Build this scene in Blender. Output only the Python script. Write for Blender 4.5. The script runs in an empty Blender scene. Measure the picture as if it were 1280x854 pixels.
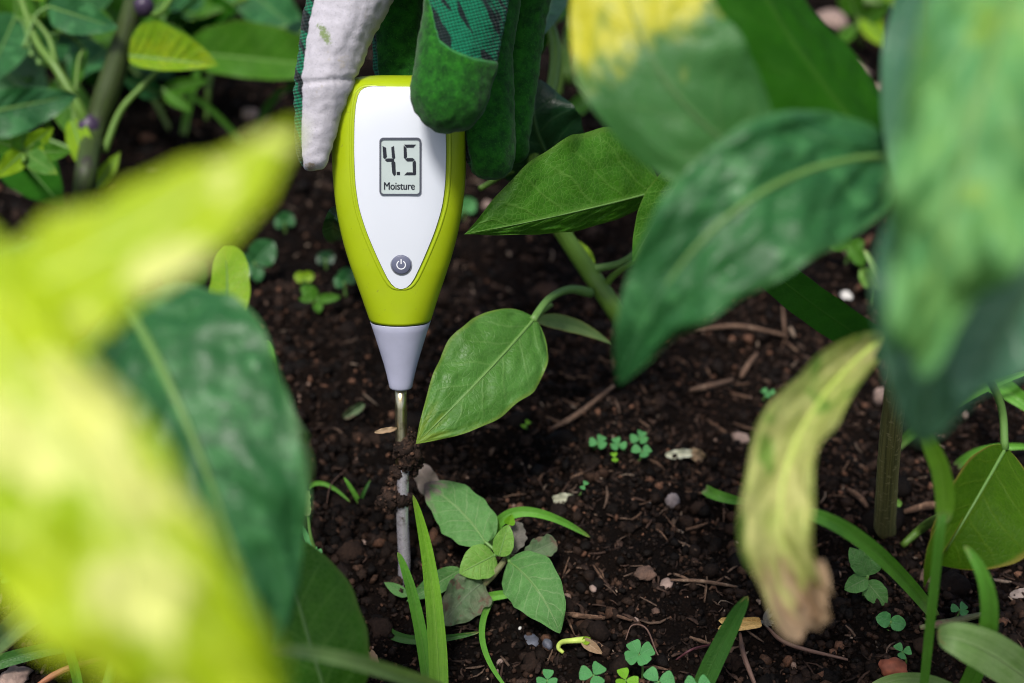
import bpy, bmesh, math, random
import numpy as np
from mathutils import Vector, Matrix

R = math.radians
rng = np.random.default_rng(7)
random.seed(7)
scene = bpy.context.scene
col = scene.collection

# ------------------------------------------------------------------ camera
PITCH = R(36.0)
LENS, SENSOR = 50.0, 36.0
W_PX, H_PX = 1280.0, 854.0
D0 = 0.47                                   # axial distance to the probe's entry point
CR = Vector((1, 0, 0))
CF = Vector((0, math.cos(PITCH), -math.sin(PITCH)))
CU = Vector((0, math.sin(PITCH), math.cos(PITCH)))
def _k(d): return d * SENSOR / LENS / W_PX
CAM = Vector((0, 0, 0)) - CF * D0 - CR * ((505 - 640) * _k(D0)) + CU * ((718 - 427) * _k(D0))
cam_data = bpy.data.cameras.new('camera')
cam_data.lens = LENS
cam_data.sensor_width = SENSOR
cam_data.clip_start = 0.01
cam_data.clip_end = 500
cam_data.dof.use_dof = True
cam_data.dof.focus_distance = 0.437
cam_data.dof.aperture_fstop = 7.0
cam_data.dof.aperture_blades = 0
cam = bpy.data.objects.new('camera', cam_data)
cam.location = CAM
cam.rotation_euler = (R(90) - PITCH, 0, 0)
col.objects.link(cam)
scene.camera = cam

# ------------------------------------------------------------------ light
SUN_ELEV, SUN_AZ = R(66), R(205)            # azimuth clockwise from +Y: over the photographer's left shoulder
world = bpy.data.worlds.new('World')
scene.world = world
world.use_nodes = True
wn = world.node_tree
wn.nodes.clear()
sky = wn.nodes.new('ShaderNodeTexSky')
sky.sky_type = 'NISHITA'
sky.sun_disc = False
sky.sun_elevation = SUN_ELEV
sky.sun_rotation = SUN_AZ
sky.air_density = 1.0
sky.dust_density = 4.0
sky.ozone_density = 1.0
bg = wn.nodes.new('ShaderNodeBackground')
bg.inputs['Strength'].default_value = 0.055
wo = wn.nodes.new('ShaderNodeOutputWorld')
wn.links.new(sky.outputs[0], bg.inputs[0])
wn.links.new(bg.outputs[0], wo.inputs[0])
sun = bpy.data.lights.new('sun', 'SUN')
sun.energy = 1.5
sun.angle = R(11)
sun.color = (1.0, 0.97, 0.92)
sun_o = bpy.data.objects.new('sun', sun)
sd = Vector((math.sin(SUN_AZ) * math.cos(SUN_ELEV), math.cos(SUN_AZ) * math.cos(SUN_ELEV), math.sin(SUN_ELEV)))
sun_o.rotation_euler = sd.to_track_quat('Z', 'Y').to_euler()
sun_o.location = (0, -1, 3)
col.objects.link(sun_o)

vs = scene.view_settings
vs.view_transform = 'Standard'
vs.look = 'None'
vs.exposure = 1.3
vs.gamma = 1.0
vs.use_curve_mapping = False
scene.cycles.use_denoising = True
scene.cycles.filter_width = 1.0
scene.cycles.max_bounces = 8
scene.cycles.transparent_max_bounces = 4
scene.cycles.sample_clamp_indirect = 6

# ------------------------------------------------------------------ helpers: noise, rays, ground
def _h(ix, iy, seed):
    n = (ix.astype(np.int64) * 374761393 + iy.astype(np.int64) * 668265263 + seed * 974634777) & 0xffffffff
    n = ((n ^ (n >> 13)) * 1274126177) & 0xffffffff
    n = (n ^ (n >> 16)) & 0xffffffff
    return n.astype(np.float64) / 4294967295.0 * 2 * np.pi
def gnoise(x, y, seed=0):
    x = np.asarray(x, float); y = np.asarray(y, float)
    x0 = np.floor(x); y0 = np.floor(y)
    fx = x - x0; fy = y - y0
    u = fx * fx * fx * (fx * (fx * 6 - 15) + 10); v = fy * fy * fy * (fy * (fy * 6 - 15) + 10)
    def g(dx, dy):
        a = _h(x0 + dx, y0 + dy, seed)
        return np.cos(a) * (fx - dx) + np.sin(a) * (fy - dy)
    return ((g(0, 0) * (1 - u) + g(1, 0) * u) * (1 - v) + (g(0, 1) * (1 - u) + g(1, 1) * u) * v) * 1.5
def _hraw(x, y):
    x = np.asarray(x, float); y = np.asarray(y, float)
    wx = x + 0.006 * gnoise(x / 0.02, y / 0.02, 31)
    wy = y + 0.006 * gnoise(x / 0.02, y / 0.02, 32)
    h = 0.010 * gnoise(x / 0.16, y / 0.16, 1)
    h += 0.0055 * gnoise(wx / 0.055, wy / 0.055, 2)
    bil = 1 - np.abs(gnoise(wx / 0.021, wy / 0.021, 3)) * 2
    h += 0.0036 * bil * (0.6 + 0.6 * gnoise(x / 0.09, y / 0.09, 9))
    h += 0.0025 * gnoise(wx / 0.010, wy / 0.010, 4)
    h += 0.0013 * (1 - 2 * np.abs(gnoise(wx / 0.0052, wy / 0.0052, 5)))
    h += 0.0006 * gnoise(x / 0.0027, y / 0.0027, 6)
    return h
_h0 = float(_hraw(0.0, 0.0))
def HG(x, y): return _hraw(x, y) - _h0
def HF(x, y): return float(_hraw(x, y) - _h0)
def P(px, py, d):
    return CAM + CF * d + CR * ((px - 640) * _k(d)) - CU * ((py - 427) * _k(d))
def PX(p):
    q = p - CAM
    d = q.dot(CF)
    return 640 + q.dot(CR) / _k(d), 427 - q.dot(CU) / _k(d), d
def GA(px, py, h=0.0):
    """the point at height h above the soil seen at a pixel"""
    dirv = (P(px, py, 1.0) - CAM)
    lo, hi = 0.2, 3.0
    for _ in range(40):
        m = (lo + hi) / 2
        q = CAM + dirv * m
        if q.z > HF(q.x, q.y) + h: lo = m
        else: hi = m
    return CAM + dirv * hi
def gd(px, py, h=0.0): return PX(GA(px, py, h))[2]

# ------------------------------------------------------------------ helpers: objects
def empty(name, loc, label, cat, group=None):
    o = bpy.data.objects.new(name, None)
    o.empty_display_size = 0.01
    o.location = loc
    col.objects.link(o)
    tag(o, label, cat, group)
    return o
def tag(o, label=None, cat=None, group=None, kind=None):
    if label: o['label'] = label
    if cat: o['category'] = cat
    if group: o['group'] = group
    if kind: o['kind'] = kind
    return o
def world_loc(o):
    v = Vector(o.location)
    while o.parent:
        o = o.parent
        v += Vector(o.location)
    return v
def mesh(name, verts, faces, mat=None, parent=None, smooth=True, origin=None, local=False, uv=None):
    """verts are world positions unless local; the object's origin is its parent's"""
    verts = np.array([tuple(v) for v in verts], float).reshape(-1, 3) if not isinstance(verts, np.ndarray) else verts.copy()
    loc = Vector((0, 0, 0))
    if not local:
        if parent is not None:
            verts -= np.array(world_loc(parent))
        elif origin is not None:
            verts -= np.array(origin); loc = Vector(origin)
    me = bpy.data.meshes.new(name)
    me.from_pydata([tuple(v) for v in verts], [], faces)
    if smooth: me.polygons.foreach_set('use_smooth', [True] * len(me.polygons))
    if uv is not None:
        l = me.uv_layers.new(name='UVMap')
        vi = np.zeros(len(me.loops), int); me.loops.foreach_get('vertex_index', vi)
        l.data.foreach_set('uv', np.asarray(uv, float)[vi].ravel())
    me.update()
    o = bpy.data.objects.new(name, me)
    if mat: me.materials.append(mat)
    o.location = loc
    col.objects.link(o)
    if parent is not None: o.parent = parent
    return o
def catmull(pts, n):
    pts = [Vector(p) for p in pts]
    if len(pts) == 2: return [pts[0].lerp(pts[1], i / (n - 1)) for i in range(n)]
    ext = [pts[0] * 2 - pts[1]] + pts + [pts[-1] * 2 - pts[-2]]
    out = []
    segs = len(pts) - 1
    for i in range(n):
        t = i / (n - 1) * segs
        k = min(int(t), segs - 1); u = t - k
        a, b, c, d = ext[k:k + 4]
        out.append(0.5 * ((2 * b) + (c - a) * u + (2 * a - 5 * b + 4 * c - d) * u * u + (3 * b - a - 3 * c + d) * u ** 3))
    return out
def tube_data(pts, radii, n=24, sides=10, rough=0.0, seed=0, flat=1.0):
    c = catmull(pts, n)
    rs = np.interp(np.linspace(0, 1, n), np.linspace(0, 1, len(radii)), radii)
    verts, faces = [], []
    prev = None
    rr = random.Random(seed)
    for i, p in enumerate(c):
        t = (c[min(i + 1, n - 1)] - c[max(i - 1, 0)]).normalized()
        if prev is None:
            a = Vector((0, 0, 1)) if abs(t.z) < 0.9 else Vector((1, 0, 0))
            prev = (a - t * a.dot(t)).normalized()
        u = (prev - t * prev.dot(t)).normalized(); prev = u
        w = t.cross(u)
        for j in range(sides):
            th = 2 * math.pi * j / sides
            r = rs[i] * (1 + rough * (rr.random() - 0.5) * 2)
            verts.append(p + u * (math.cos(th) * r) + w * (math.sin(th) * r * flat))
    for i in range(n - 1):
        for j in range(sides):
            k = (j + 1) % sides
            faces.append((i * sides + j, i * sides + k, (i + 1) * sides + k, (i + 1) * sides + j))
    faces.append(tuple(range(sides))[::-1])
    faces.append(tuple(range((n - 1) * sides, n * sides)))
    uv = [(i / (n - 1), j / sides) for i in range(n) for j in range(sides)]
    return verts, faces, uv
def tube(name, pts, radii, mat, parent=None, origin=None, **kw):
    v, f, uv = tube_data(pts, radii, **kw)
    return mesh(name, v, f, mat, parent, origin=origin, uv=uv)

# ------------------------------------------------------------------ helpers: materials
class NT:
    def __init__(s, name):
        s.m = bpy.data.materials.new(name); s.m.use_nodes = True
        s.t = s.m.node_tree; s.t.nodes.clear()
        s.out = s.t.nodes.new('ShaderNodeOutputMaterial')
    def put(s, sock, v):
        if isinstance(v, bpy.types.NodeSocket): s.t.links.new(v, sock)
        elif v is not None:
            if sock.type == 'RGBA' and len(v) == 3: v = (*v, 1)
            sock.default_value = v
    def node(s, kind, props=None, **inp):
        n = s.t.nodes.new(kind)
        for k, v in (props or {}).items(): setattr(n, k, v)
        for k, v in inp.items():
            s.put(n.inputs[k.replace('_', ' ')] if not k.startswith('i') or not k[1:].isdigit() else n.inputs[int(k[1:])], v)
        return n
    def math(s, op, a, b=None, c=None, clamp=False):
        n = s.t.nodes.new('ShaderNodeMath'); n.operation = op; n.use_clamp = clamp
        for i, v in enumerate((a, b, c)):
            if v is not None: s.put(n.inputs[i], v)
        return n.outputs[0]
    def mix(s, f, a, b, blend='MIX'):
        n = s.t.nodes.new('ShaderNodeMix'); n.data_type = 'RGBA'; n.blend_type = blend; n.clamp_factor = True
        s.put(n.inputs[0], f); s.put(n.inputs[6], a); s.put(n.inputs[7], b)
        return n.outputs[2]
    def noise(s, vec=None, scale=5.0, detail=3.0, rough=0.5, dist=0.0, color=False):
        n = s.node('ShaderNodeTexNoise', None, Scale=scale, Detail=detail, Roughness=rough, Distortion=dist)
        if vec is not None: s.put(n.inputs['Vector'], vec)
        return n.outputs['Color' if color else 'Fac']
    def ramp(s, v, a, b, c=0.0, d=1.0, smooth=True):
        n = s.t.nodes.new('ShaderNodeMapRange'); n.interpolation_type = 'SMOOTHSTEP' if smooth else 'LINEAR'
        s.put(n.inputs[0], v)
        for i, q in enumerate((a, b, c, d)): s.put(n.inputs[1 + i], q)
        return n.outputs[0]
    def coord(s, out='Object'): return s.node('ShaderNodeTexCoord').outputs[out]
    def attr(s, name, out='Color'): return s.node('ShaderNodeAttribute', dict(attribute_name=name)).outputs[out]
    def sep(s, v):
        n = s.node('ShaderNodeSeparateXYZ', None, Vector=v); return n.outputs
    def comb(s, x, y, z=0.0): return s.node('ShaderNodeCombineXYZ', None, X=x, Y=y, Z=z).outputs[0]
    def bump(s, h, strength=0.3, dist=0.001):
        return s.node('ShaderNodeBump', None, Height=h, Strength=strength, Distance=dist).outputs[0]
    def bsdf(s, color, rough=0.5, normal=None, metallic=0.0, spec=0.5, **kw):
        n = s.node('ShaderNodeBsdfPrincipled')
        s.put(n.inputs['Base Color'], color); s.put(n.inputs['Roughness'], rough)
        s.put(n.inputs['Metallic'], metallic); s.put(n.inputs['Specular IOR Level'], spec)
        if normal is not None: s.put(n.inputs['Normal'], normal)
        for k, v in kw.items(): s.put(n.inputs[k.replace('_', ' ')], v)
        return n.outputs[0]
    def done(s, shader):
        s.t.links.new(shader, s.out.inputs[0]); return s.m

def plain(name, c, rough=0.5, metallic=0.0, spec=0.5, var=0.0, vscale=200, bumps=0.0, bscale=2000, bdist=0.0003, **kw):
    n = NT(name)
    co = n.coord()
    cc = c
    if var:
        cc = n.mix(n.ramp(n.noise(co, vscale, 4), 0.3, 0.7), tuple(x * (1 - var) for x in c), tuple(min(1, x * (1 + var)) for x in c))
    nor = n.bump(n.noise(co, bscale, 2), bumps, bdist) if bumps else None
    return n.done(n.bsdf(cc, rough, nor, metallic, spec, **kw))

def leaf_mat(name, c1, c2=None, vein=None, transl=0.3, rough=0.42, spec=0.45, veins=7, vs=0.35, net=0.25, patch=None, spots=None, edge=None, soft=1.0, tcol=None):
    """c1/c2 blotch colours; patch=(colour, u0, u1) yellowing towards the tip; spots=(colour, threshold, scale); edge=colour of the rim"""
    n = NT(name)
    c2 = c2 or tuple(x * 0.7 for x in c1)
    if c1[1] > 1.6 * c1[0] and c1[1] < 0.4:
        c1 = (c1[0] * 1.12, c1[1] * 1.2, c1[2]); c2 = (c2[0] * 1.12, c2[1] * 1.2, c2[2])
    vein = vein or tuple(min(1, x * 1.7 + 0.015) for x in c1)
    uv = n.coord('UV')
    u, v, _ = n.sep(uv)
    av = n.math('MULTIPLY', n.math('ABSOLUTE', n.math('SUBTRACT', v, 0.5)), 2.0)
    sgn = n.math('GREATER_THAN', v, 0.5)
    obj = n.coord('Object')
    wob = n.noise(n.comb(n.math('MULTIPLY', u, 5), n.math('MULTIPLY', v, 5)), 1.0, 2)
    s = n.math('SUBTRACT', u, n.math('MULTIPLY', n.math('POWER', av, 0.8), 0.24))
    s = n.math('ADD', s, n.math('MULTIPLY', wob, 0.07))
    ph = n.math('ADD', n.math('MULTIPLY', s, float(veins)), n.math('MULTIPLY', sgn, 0.45))
    fr = n.math('FRACT', ph)
    dist = n.math('ABSOLUTE', n.math('SUBTRACT', fr, 0.5))          # 0 on the vein
    sv = n.ramp(dist, 0.0, 0.09, 1.0, 0.0)
    fade = n.ramp(av, 0.4, 1.0, 1.0, 0.3)
    sv = n.math('MULTIPLY', sv, fade)
    mv = n.ramp(av, 0.0, 0.07, 1.0, 0.0)
    vm = n.math('MAXIMUM', n.math('MULTIPLY', sv, vs), n.math('MULTIPLY', mv, 0.8))
    vor = n.node('ShaderNodeTexVoronoi', dict(feature='DISTANCE_TO_EDGE'), Scale=620.0)
    n.put(vor.inputs['Vector'], obj)
    nt = n.ramp(vor.outputs['Distance'], 0.0, 0.14, 1.0, 0.0)
    blot = n.ramp(n.noise(obj, 70, 4, 0.6), 0.32, 0.68)
    c = n.mix(blot, c1, c2)
    fine = n.ramp(n.noise(obj, 420, 3, 0.6), 0.3, 0.75)
    c = n.mix(n.math('MULTIPLY', fine, 0.28), c, tuple(x * 0.55 for x in c1))
    c = n.mix(n.math('MULTIPLY', nt, net), c, vein)
    c = n.mix(vm, c, vein)
    if veins <= 2:
        st_ = n.noise(n.comb(n.math('MULTIPLY', u, 2.0), n.math('MULTIPLY', v, 26.0)), 1.0, 2, 0.5)
        c = n.mix(n.math('MULTIPLY', n.ramp(st_, 0.35, 0.65), 0.55), c, vein)
        c = n.mix(n.ramp(u, 0.0, 0.16, 0.55, 0.0), c, (0.34, 0.40, 0.20))
    if edge: c = n.mix(n.ramp(n.math('ADD', av, n.math('MULTIPLY', wob, 0.10)), 0.93, 1.04), c, edge)
    if patch:
        for pc, u0, u1 in patch if isinstance(patch[0], tuple) and isinstance(patch[0][0], tuple) else (patch,):
            big = n.noise(n.comb(n.math('MULTIPLY', u, 3.2), n.math('MULTIPLY', v, 2.2)), 1.6, 4, 0.6)
            f = n.ramp(n.math('ADD', u, n.math('MULTIPLY', n.math('SUBTRACT', big, 0.5), 0.7)), u0, u1)
            c = n.mix(f, c, pc)
    if spots:
        sc_, th, ss = spots
        f = n.ramp(n.noise(obj, ss, 3, 0.6), th, th + 0.06)
        c = n.mix(f, c, sc_)
    hgt = n.math('ADD', n.math('MULTIPLY', vm, -0.8), n.math('MULTIPLY', nt, -0.18))
    hgt = n.math('ADD', hgt, n.math('MULTIPLY', n.noise(obj, 900, 2), 0.35))
    nor = n.bump(hgt, 0.55 * soft, 0.0006)
    rr = n.ramp(n.noise(obj, 150, 3), 0.3, 0.7, rough - 0.07, rough + 0.10)
    pb = n.bsdf(c, rr, nor, spec=spec)
    tr = n.node('ShaderNodeBsdfTranslucent', None, Color=n.mix(1.0, c, tcol or (1.5, 1.35, 0.45), 'MULTIPLY'), Normal=nor)
    mx = n.node('ShaderNodeMixShader', None, i0=transl)
    n.t.links.new(pb, mx.inputs[1]); n.t.links.new(tr.outputs[0], mx.inputs[2])
    return n.done(mx.outputs[0])

def stem_mat(name, c1, c2, c3=None, scale=300, rough=0.5, bumps=0.5):
    n = NT(name)
    uv = n.coord('UV'); obj = n.coord('Object')
    u, v, _ = n.sep(uv)
    stre = n.noise(n.comb(n.math('MULTIPLY', u, 6), n.math('MULTIPLY', v, 26)), 1.0, 4, 0.6)
    c = n.mix(n.ramp(stre, 0.35, 0.65), c1, c2)
    if c3: c = n.mix(n.ramp(n.noise(obj, scale, 4, 0.65), 0.55, 0.68), c, c3)
    nor = n.bump(n.math('ADD', stre, n.math('MULTIPLY', n.noise(obj, 1500, 2), 0.4)), bumps, 0.0006)
    return n.done(n.bsdf(c, rough, nor, spec=0.4))

# ------------------------------------------------------------------ helpers: leaves
def leaf(parent, base, tip, wa, wb, mat, mid=None, bow=0.0, fa=15, fb=15, normal=None, nu=36, nv=9, wav=0.0, wk=2.5,
         puck=0.0, veins=7, curl=0.0, prof=(0.62, 1.0), jit=0.02, seed=0, name='leaf', rib=None, rib_r=0.0, pet=None, pet_r=None,
         label=None, twist=0.0, origin=None, drop=0.0, lump=0.0):
    """a leaf along base-mid-tip; wa / wb half widths (m) left / right of the way to the tip; fa / fb how far each half is folded up;
    normal: the side facing out (default: towards the photographer)"""
    base, tip = Vector(base), Vector(tip)
    Nn = Vector(normal).normalized() if normal is not None else (CAM - (base + tip) / 2).normalized()
    L = (tip - base).length
    if mid is None: mid = (base + tip) / 2 + Nn * (bow * L)
    mid = Vector(mid)
    ctrl = mid * 2 - (base + tip) * 0.5
    rr = random.Random(seed)
    ph = rr.random() * 6.28; ph2 = rr.random() * 6.28
    p, q = prof
    tm = p / (p + q); pk = tm ** p * (1 - tm) ** q
    cols = 2 * nv + 1
    verts, uvs, rib_pts = [], [], []
    if lump:
        tg, vg = np.meshgrid(np.linspace(0, 1, nu + 1), np.linspace(-1, 1, cols), indexing='ij')
        LN = gnoise(tg * 6.5 + seed, vg * 2.6 + seed * 0.7, seed) + 0.5 * gnoise(tg * 14, vg * 6 + 3.3, seed + 5)
    for i in range(nu + 1):
        t = i / nu
        tt = 0.004 + 0.996 * t
        c = base * (1 - t) ** 2 + ctrl * (2 * t * (1 - t)) + tip * t * t
        T = ((ctrl - base) * (1 - t) + (tip - ctrl) * t).normalized()
        S = Nn.cross(T)
        if S.length < 1e-5: S = CR.copy()
        S.normalize()
        U = T.cross(S).normalized()
        if twist:
            M = Matrix.Rotation(R(twist) * t, 3, T); S = M @ S; U = M @ U
        prof_w = max(tt, 0) ** p * max(1 - t, 0) ** q / pk
        c = c - Vector((0, 0, 1)) * (drop * t * t)
        rib_pts.append(c.copy())
        for j in range(cols):
            v = (j - nv) / nv
            side, w, f = (1, wa, fa) if v > 0 else (-1, wb, fb)
            a = abs(v)
            wtrue = w / max(math.cos(R(min(abs(f), 75))), 0.2) * prof_w
            jj = 1 + jit * math.sin(11 * t * (1 + 0.3 * side) + ph) + jit * 0.7 * math.sin(27 * t + ph2 * side)
            n_sub = 6
            off = Vector((0, 0, 0)); 
            x = y = 0.0
            for kk in range(n_sub):
                ang = R(f + curl * (kk + 0.5) / n_sub * a)
                x += math.cos(ang) * a / n_sub; y += math.sin(ang) * a / n_sub
            off = S * (side * x * wtrue * jj) + U * (y * wtrue * jj)
            z = wav * L * a ** 2 * prof_w ** 0.3 * math.sin(2 * math.pi * wk * t + ph + (0 if side > 0 else 1.9))
            if puck:
                s = (t - 0.24 * a ** 0.8) * veins + (0.45 if side > 0 else 0)
                z += puck * L * prof_w * (abs(math.sin(math.pi * (s + 0.5))) - 0.6) * min(1, a * 3.5) * (1.15 - a)
            if lump: z += lump * L * (LN[i, j]) * min(1.0, 0.25 + a) * prof_w ** 0.5
            verts.append(c + off + U * z)
            uvs.append((t, v * 0.5 + 0.5))
    faces = []
    for i in range(nu):
        for j in range(cols - 1):
            k = i * cols + j
            faces.append((k, k + 1, k + 1 + cols, k + cols))
    if parent is None and origin is None: origin = base
    o = mesh(name, verts, faces, mat, parent, origin=origin, uv=uvs)
    if label: o['label'] = label
    if rib is not None and rib_r > 0:
        k = max(1, nu // 12)
        pts = [rib_pts[i] + Nn * (rib_r * 0.10) for i in range(0, int(nu * 0.93), k)]
        tube('midrib', pts, [rib_r, rib_r * 0.62, rib_r * 0.18], rib, o, n=26, sides=6)
    if pet is not None:
        pts = [Vector(x) for x in pet] + [base + (ctrl - base).normalized() * (0.02 * L)]
        r0 = pet_r or max(rib_r, 0.0006) * 1.25
        tube('petiole', pts, [r0 * 1.35, r0 * 0.95, r0], rib or mat, o, n=18, sides=8)
    return o
def w2(px, d): return px * _k(d)

def rock_data(center, size, seed, sub=2, amp=0.25, freq=1.6):
    bm = bmesh.new()
    bmesh.ops.create_icosphere(bm, subdivisions=sub, radius=1.0)
    v = np.array([x.co[:] for x in bm.verts]); f = [tuple(q.index for q in fc.verts) for fc in bm.faces]
    bm.free()
    n1 = gnoise(v[:, 0] * freq + seed * 3.7 + v[:, 2], v[:, 1] * freq - seed * 1.3 + v[:, 2] * 0.7, seed)
    n2 = gnoise(v[:, 0] * freq * 2.7 + v[:, 2] * 2, v[:, 1] * freq * 2.7 + seed - v[:, 2] * 1.5, seed + 9)
    v = v * (1 + amp * n1 + amp * 0.5 * n2)[:, None] * np.array(size)
    a = np.random.default_rng(seed).uniform(0, 6.28)
    c, s = math.cos(a), math.sin(a)
    v = v @ np.array([[c, s, 0], [-s, c, 0], [0, 0, 1]])
    return v + np.array(center), f
def rock(name, center, size, mat, seed, label, cat='stone', group=None, **kw):
    v, f = rock_data(center, size, seed, **kw)
    o = mesh(name, v, f, mat, None, origin=center)
    return tag(o, label, cat, group)

# ================================================================== GROUND
def grow(a, b, s0, g):
    out = [a]; s = s0
    while out[-1] < b: out.append(out[-1] + s); s *= g
    return out
xs = np.arange(-0.36, 0.3601, 0.0014)
xr = np.array(grow(0.3614, 30, 0.003, 1.17))
xs = np.concatenate([-xr[::-1], xs, xr])
ys = np.concatenate([np.arange(-0.15, 0.28, 0.0014), np.arange(0.28, 0.75, 0.0028)])
ys = np.concatenate([-np.array(grow(0.152, 30, 0.003, 1.17))[::-1], ys, np.array(grow(0.753, 40, 0.004, 1.17))])
GX, GY = np.meshgrid(xs, ys)
GZ = HG(GX, GY)
vv = np.stack([GX, GY, GZ], -1).reshape(-1, 3)
nx, ny = len(xs), len(ys)
idx = (np.arange(ny - 1)[:, None] * nx + np.arange(nx - 1)[None, :]).ravel()
quads = np.stack([idx, idx + 1, idx + 1 + nx, idx + nx], -1)
me = bpy.data.meshes.new('soil_ground')
me.vertices.add(len(vv)); me.vertices.foreach_set('co', vv.ravel())
me.loops.add(quads.size); me.loops.foreach_set('vertex_index', quads.ravel())
me.polygons.add(len(quads))
me.polygons.foreach_set('loop_start', np.arange(0, quads.size, 4)); me.polygons.foreach_set('loop_total', np.full(len(quads), 4))
me.polygons.foreach_set('use_smooth', np.ones(len(quads), bool))
me.update(calc_edges=True)
n = NT('moist_soil')
co = n.coord()
c = n.mix(n.ramp(n.noise(co, 28, 5, 0.65), 0.3, 0.7), (0.0026, 0.0017, 0.0014), (0.0086, 0.0049, 0.0034))
c = n.mix(n.ramp(n.noise(co, 260, 4, 0.7), 0.55, 0.75), c, (0.0222, 0.0116, 0.0072))
c = n.mix(n.ramp(n.noise(co, 900, 3, 0.7), 0.66, 0.75), c, (0.0625, 0.0369, 0.0250))
hh = n.math('ADD', n.noise(co, 700, 5, 0.7), n.math('MULTIPLY', n.noise(co, 240, 3), 1.2))
soil_m = n.done(n.bsdf(c, n.ramp(n.noise(co, 120, 4), 0.35, 0.65, 0.55, 0.95), n.bump(hh, 1.0, 0.0026), spec=0.08))
me.materials.append(soil_m)
soil = bpy.data.objects.new('soil_ground', me)
col.objects.link(soil)
tag(soil, 'dark moist crumbly garden soil', kind='structure')

# crumbs and plant fibres lying on the soil, uncountable
def stuff_mesh(name, V, F, C, mat, label):
    me = bpy.data.meshes.new(name)
    me.vertices.add(len(V)); me.vertices.foreach_set('co', V.ravel())
    k = F.shape[1]
    me.loops.add(F.size); me.loops.foreach_set('vertex_index', F.ravel())
    me.polygons.add(len(F))
    me.polygons.foreach_set('loop_start', np.arange(0, F.size, k)); me.polygons.foreach_set('loop_total', np.full(len(F), k))
    me.update(calc_edges=True)
    a = me.color_attributes.new('col', 'FLOAT_COLOR', 'POINT')
    a.data.foreach_set('color', np.concatenate([C, np.ones((len(C), 1))], 1).ravel())
    me.materials.append(mat)
    o = bpy.data.objects.new(name, me); col.objects.link(o)
    return tag(o, label, name.replace('_', ' '), kind='stuff')
n = NT('soil_crumb')
co = n.coord()
c = n.mix(n.ramp(n.noise(co, 1300, 3, 0.7), 0.35, 0.7), n.attr('col'), n.mix(1.0, n.attr('col'), (1.9, 1.8, 1.7), 'MULTIPLY'))
crumb_m = n.done(n.bsdf(c, n.ramp(n.noise(co, 90, 3), 0.35, 0.65, 0.42, 0.85), n.bump(n.noise(co, 1800, 3, 0.7), 0.8, 0.0006), spec=0.10))
bm = bmesh.new(); bmesh.ops.create_icosphere(bm, subdivisions=1, radius=1.0)
IV = np.array([v.co[:] for v in bm.verts]); IF = np.array([[v.index for v in f.verts] for f in bm.faces]); bm.free()
def scatter(N, x0, x1, y0, y1):
    return rng.uniform(x0, x1, N), rng.uniform(y0, y1, N)
def rotmats(N):
    q = rng.normal(size=(N, 4)); q /= np.linalg.norm(q, axis=1)[:, None]
    w, x, y, z = q.T
    return np.stack([1 - 2 * (y * y + z * z), 2 * (x * y - z * w), 2 * (x * z + y * w), 2 * (x * y + z * w), 1 - 2 * (x * x + z * z), 2 * (y * z - x * w),
                     2 * (x * z - y * w), 2 * (y * z + x * w), 1 - 2 * (x * x + y * y)], -1).reshape(-1, 3, 3)
sx, sy = [], []
for N, box in ((70000, (-0.27, 0.30, -0.11, 0.17)), (14000, (-0.38, 0.42, 0.17, 0.58))):
    a, b = scatter(N, *box); sx.append(a); sy.append(b)
sx = np.concatenate(sx); sy = np.concatenate(sy); N = len(sx)
clump = gnoise(sx / 0.05, sy / 0.05, 77)
r = np.clip(np.exp(rng.normal(math.log(0.00062), 0.55, N)) * (1 + 0.5 * clump), 0.0003, 0.0052)
r[70000:] *= 1.35
Rm = rotmats(N)
sh = rng.uniform(0.65, 1.25, (N, 1, 3)) * r[:, None, None]
jit = 1 + rng.uniform(-0.28, 0.28, (N, len(IV), 1))
V = np.einsum('nij,nkj->nki', Rm, IV[None] * jit * sh)
ctr = np.stack([sx, sy, HG(sx, sy) + r * rng.uniform(0.0, 0.7, N)], -1)
V = V + ctr[:, None, :]
pal = np.array([(0.0040, 0.0028, 0.0023), (0.0078, 0.0050, 0.0039), (0.0147, 0.0089, 0.0065), (0.0302, 0.0170, 0.0115), (0.0756, 0.0388, 0.0250), (0.1714, 0.1164, 0.0915)])
pc = pal[rng.choice(6, N, p=[0.30, 0.28, 0.24, 0.130, 0.045, 0.005])] * rng.uniform(0.7, 1.25, (N, 1))
F = (IF[None] + (np.arange(N) * len(IV))[:, None, None]).reshape(-1, 3)
stuff_mesh('soil_crumbs', V.reshape(-1, 3), F, np.repeat(pc, len(IV), 0), crumb_m, 'loose dark crumbs of moist soil scattered over the bed')
# lumps of soil
BV, BF, BC, off = [], [], [], 0
for i in range(560):
    x = rng.uniform(-0.3, 0.36); y = rng.uniform(-0.11, 0.5) if i > 120 else rng.uniform(-0.08, 0.12)
    if i >= 420: x, y = rng.normal(-0.03, 0.022), rng.normal(0.03, 0.03)
    s = float(np.exp(rng.normal(math.log(0.0036), 0.4))) * (1.25 if x < -0.01 else 0.9)
    s = min(s, 0.007) * (0.6 if i >= 420 else 1.0)
    v, f = rock_data((x, y, HF(x, y) + s * 0.1), (s, s * rng.uniform(0.7, 1.1), s * rng.uniform(0.5, 0.8)), 100 + i, sub=2, amp=0.45, freq=2.6)
    vn = v - np.array((x, y, 0))
    v = v + (rng.normal(size=v.shape) * s * 0.10)
    BV.append(v); BF.append(np.array(f) + off); off += len(v)
    cc = pal[rng.choice(4, p=[0.45, 0.33, 0.17, 0.05])]
    BC.append(np.tile(cc, (len(v), 1)))
stuff_mesh('soil_lumps', np.concatenate(BV), np.concatenate(BF), np.concatenate(BC), crumb_m, 'rough lumps of dark soil lying in the bed')
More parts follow.
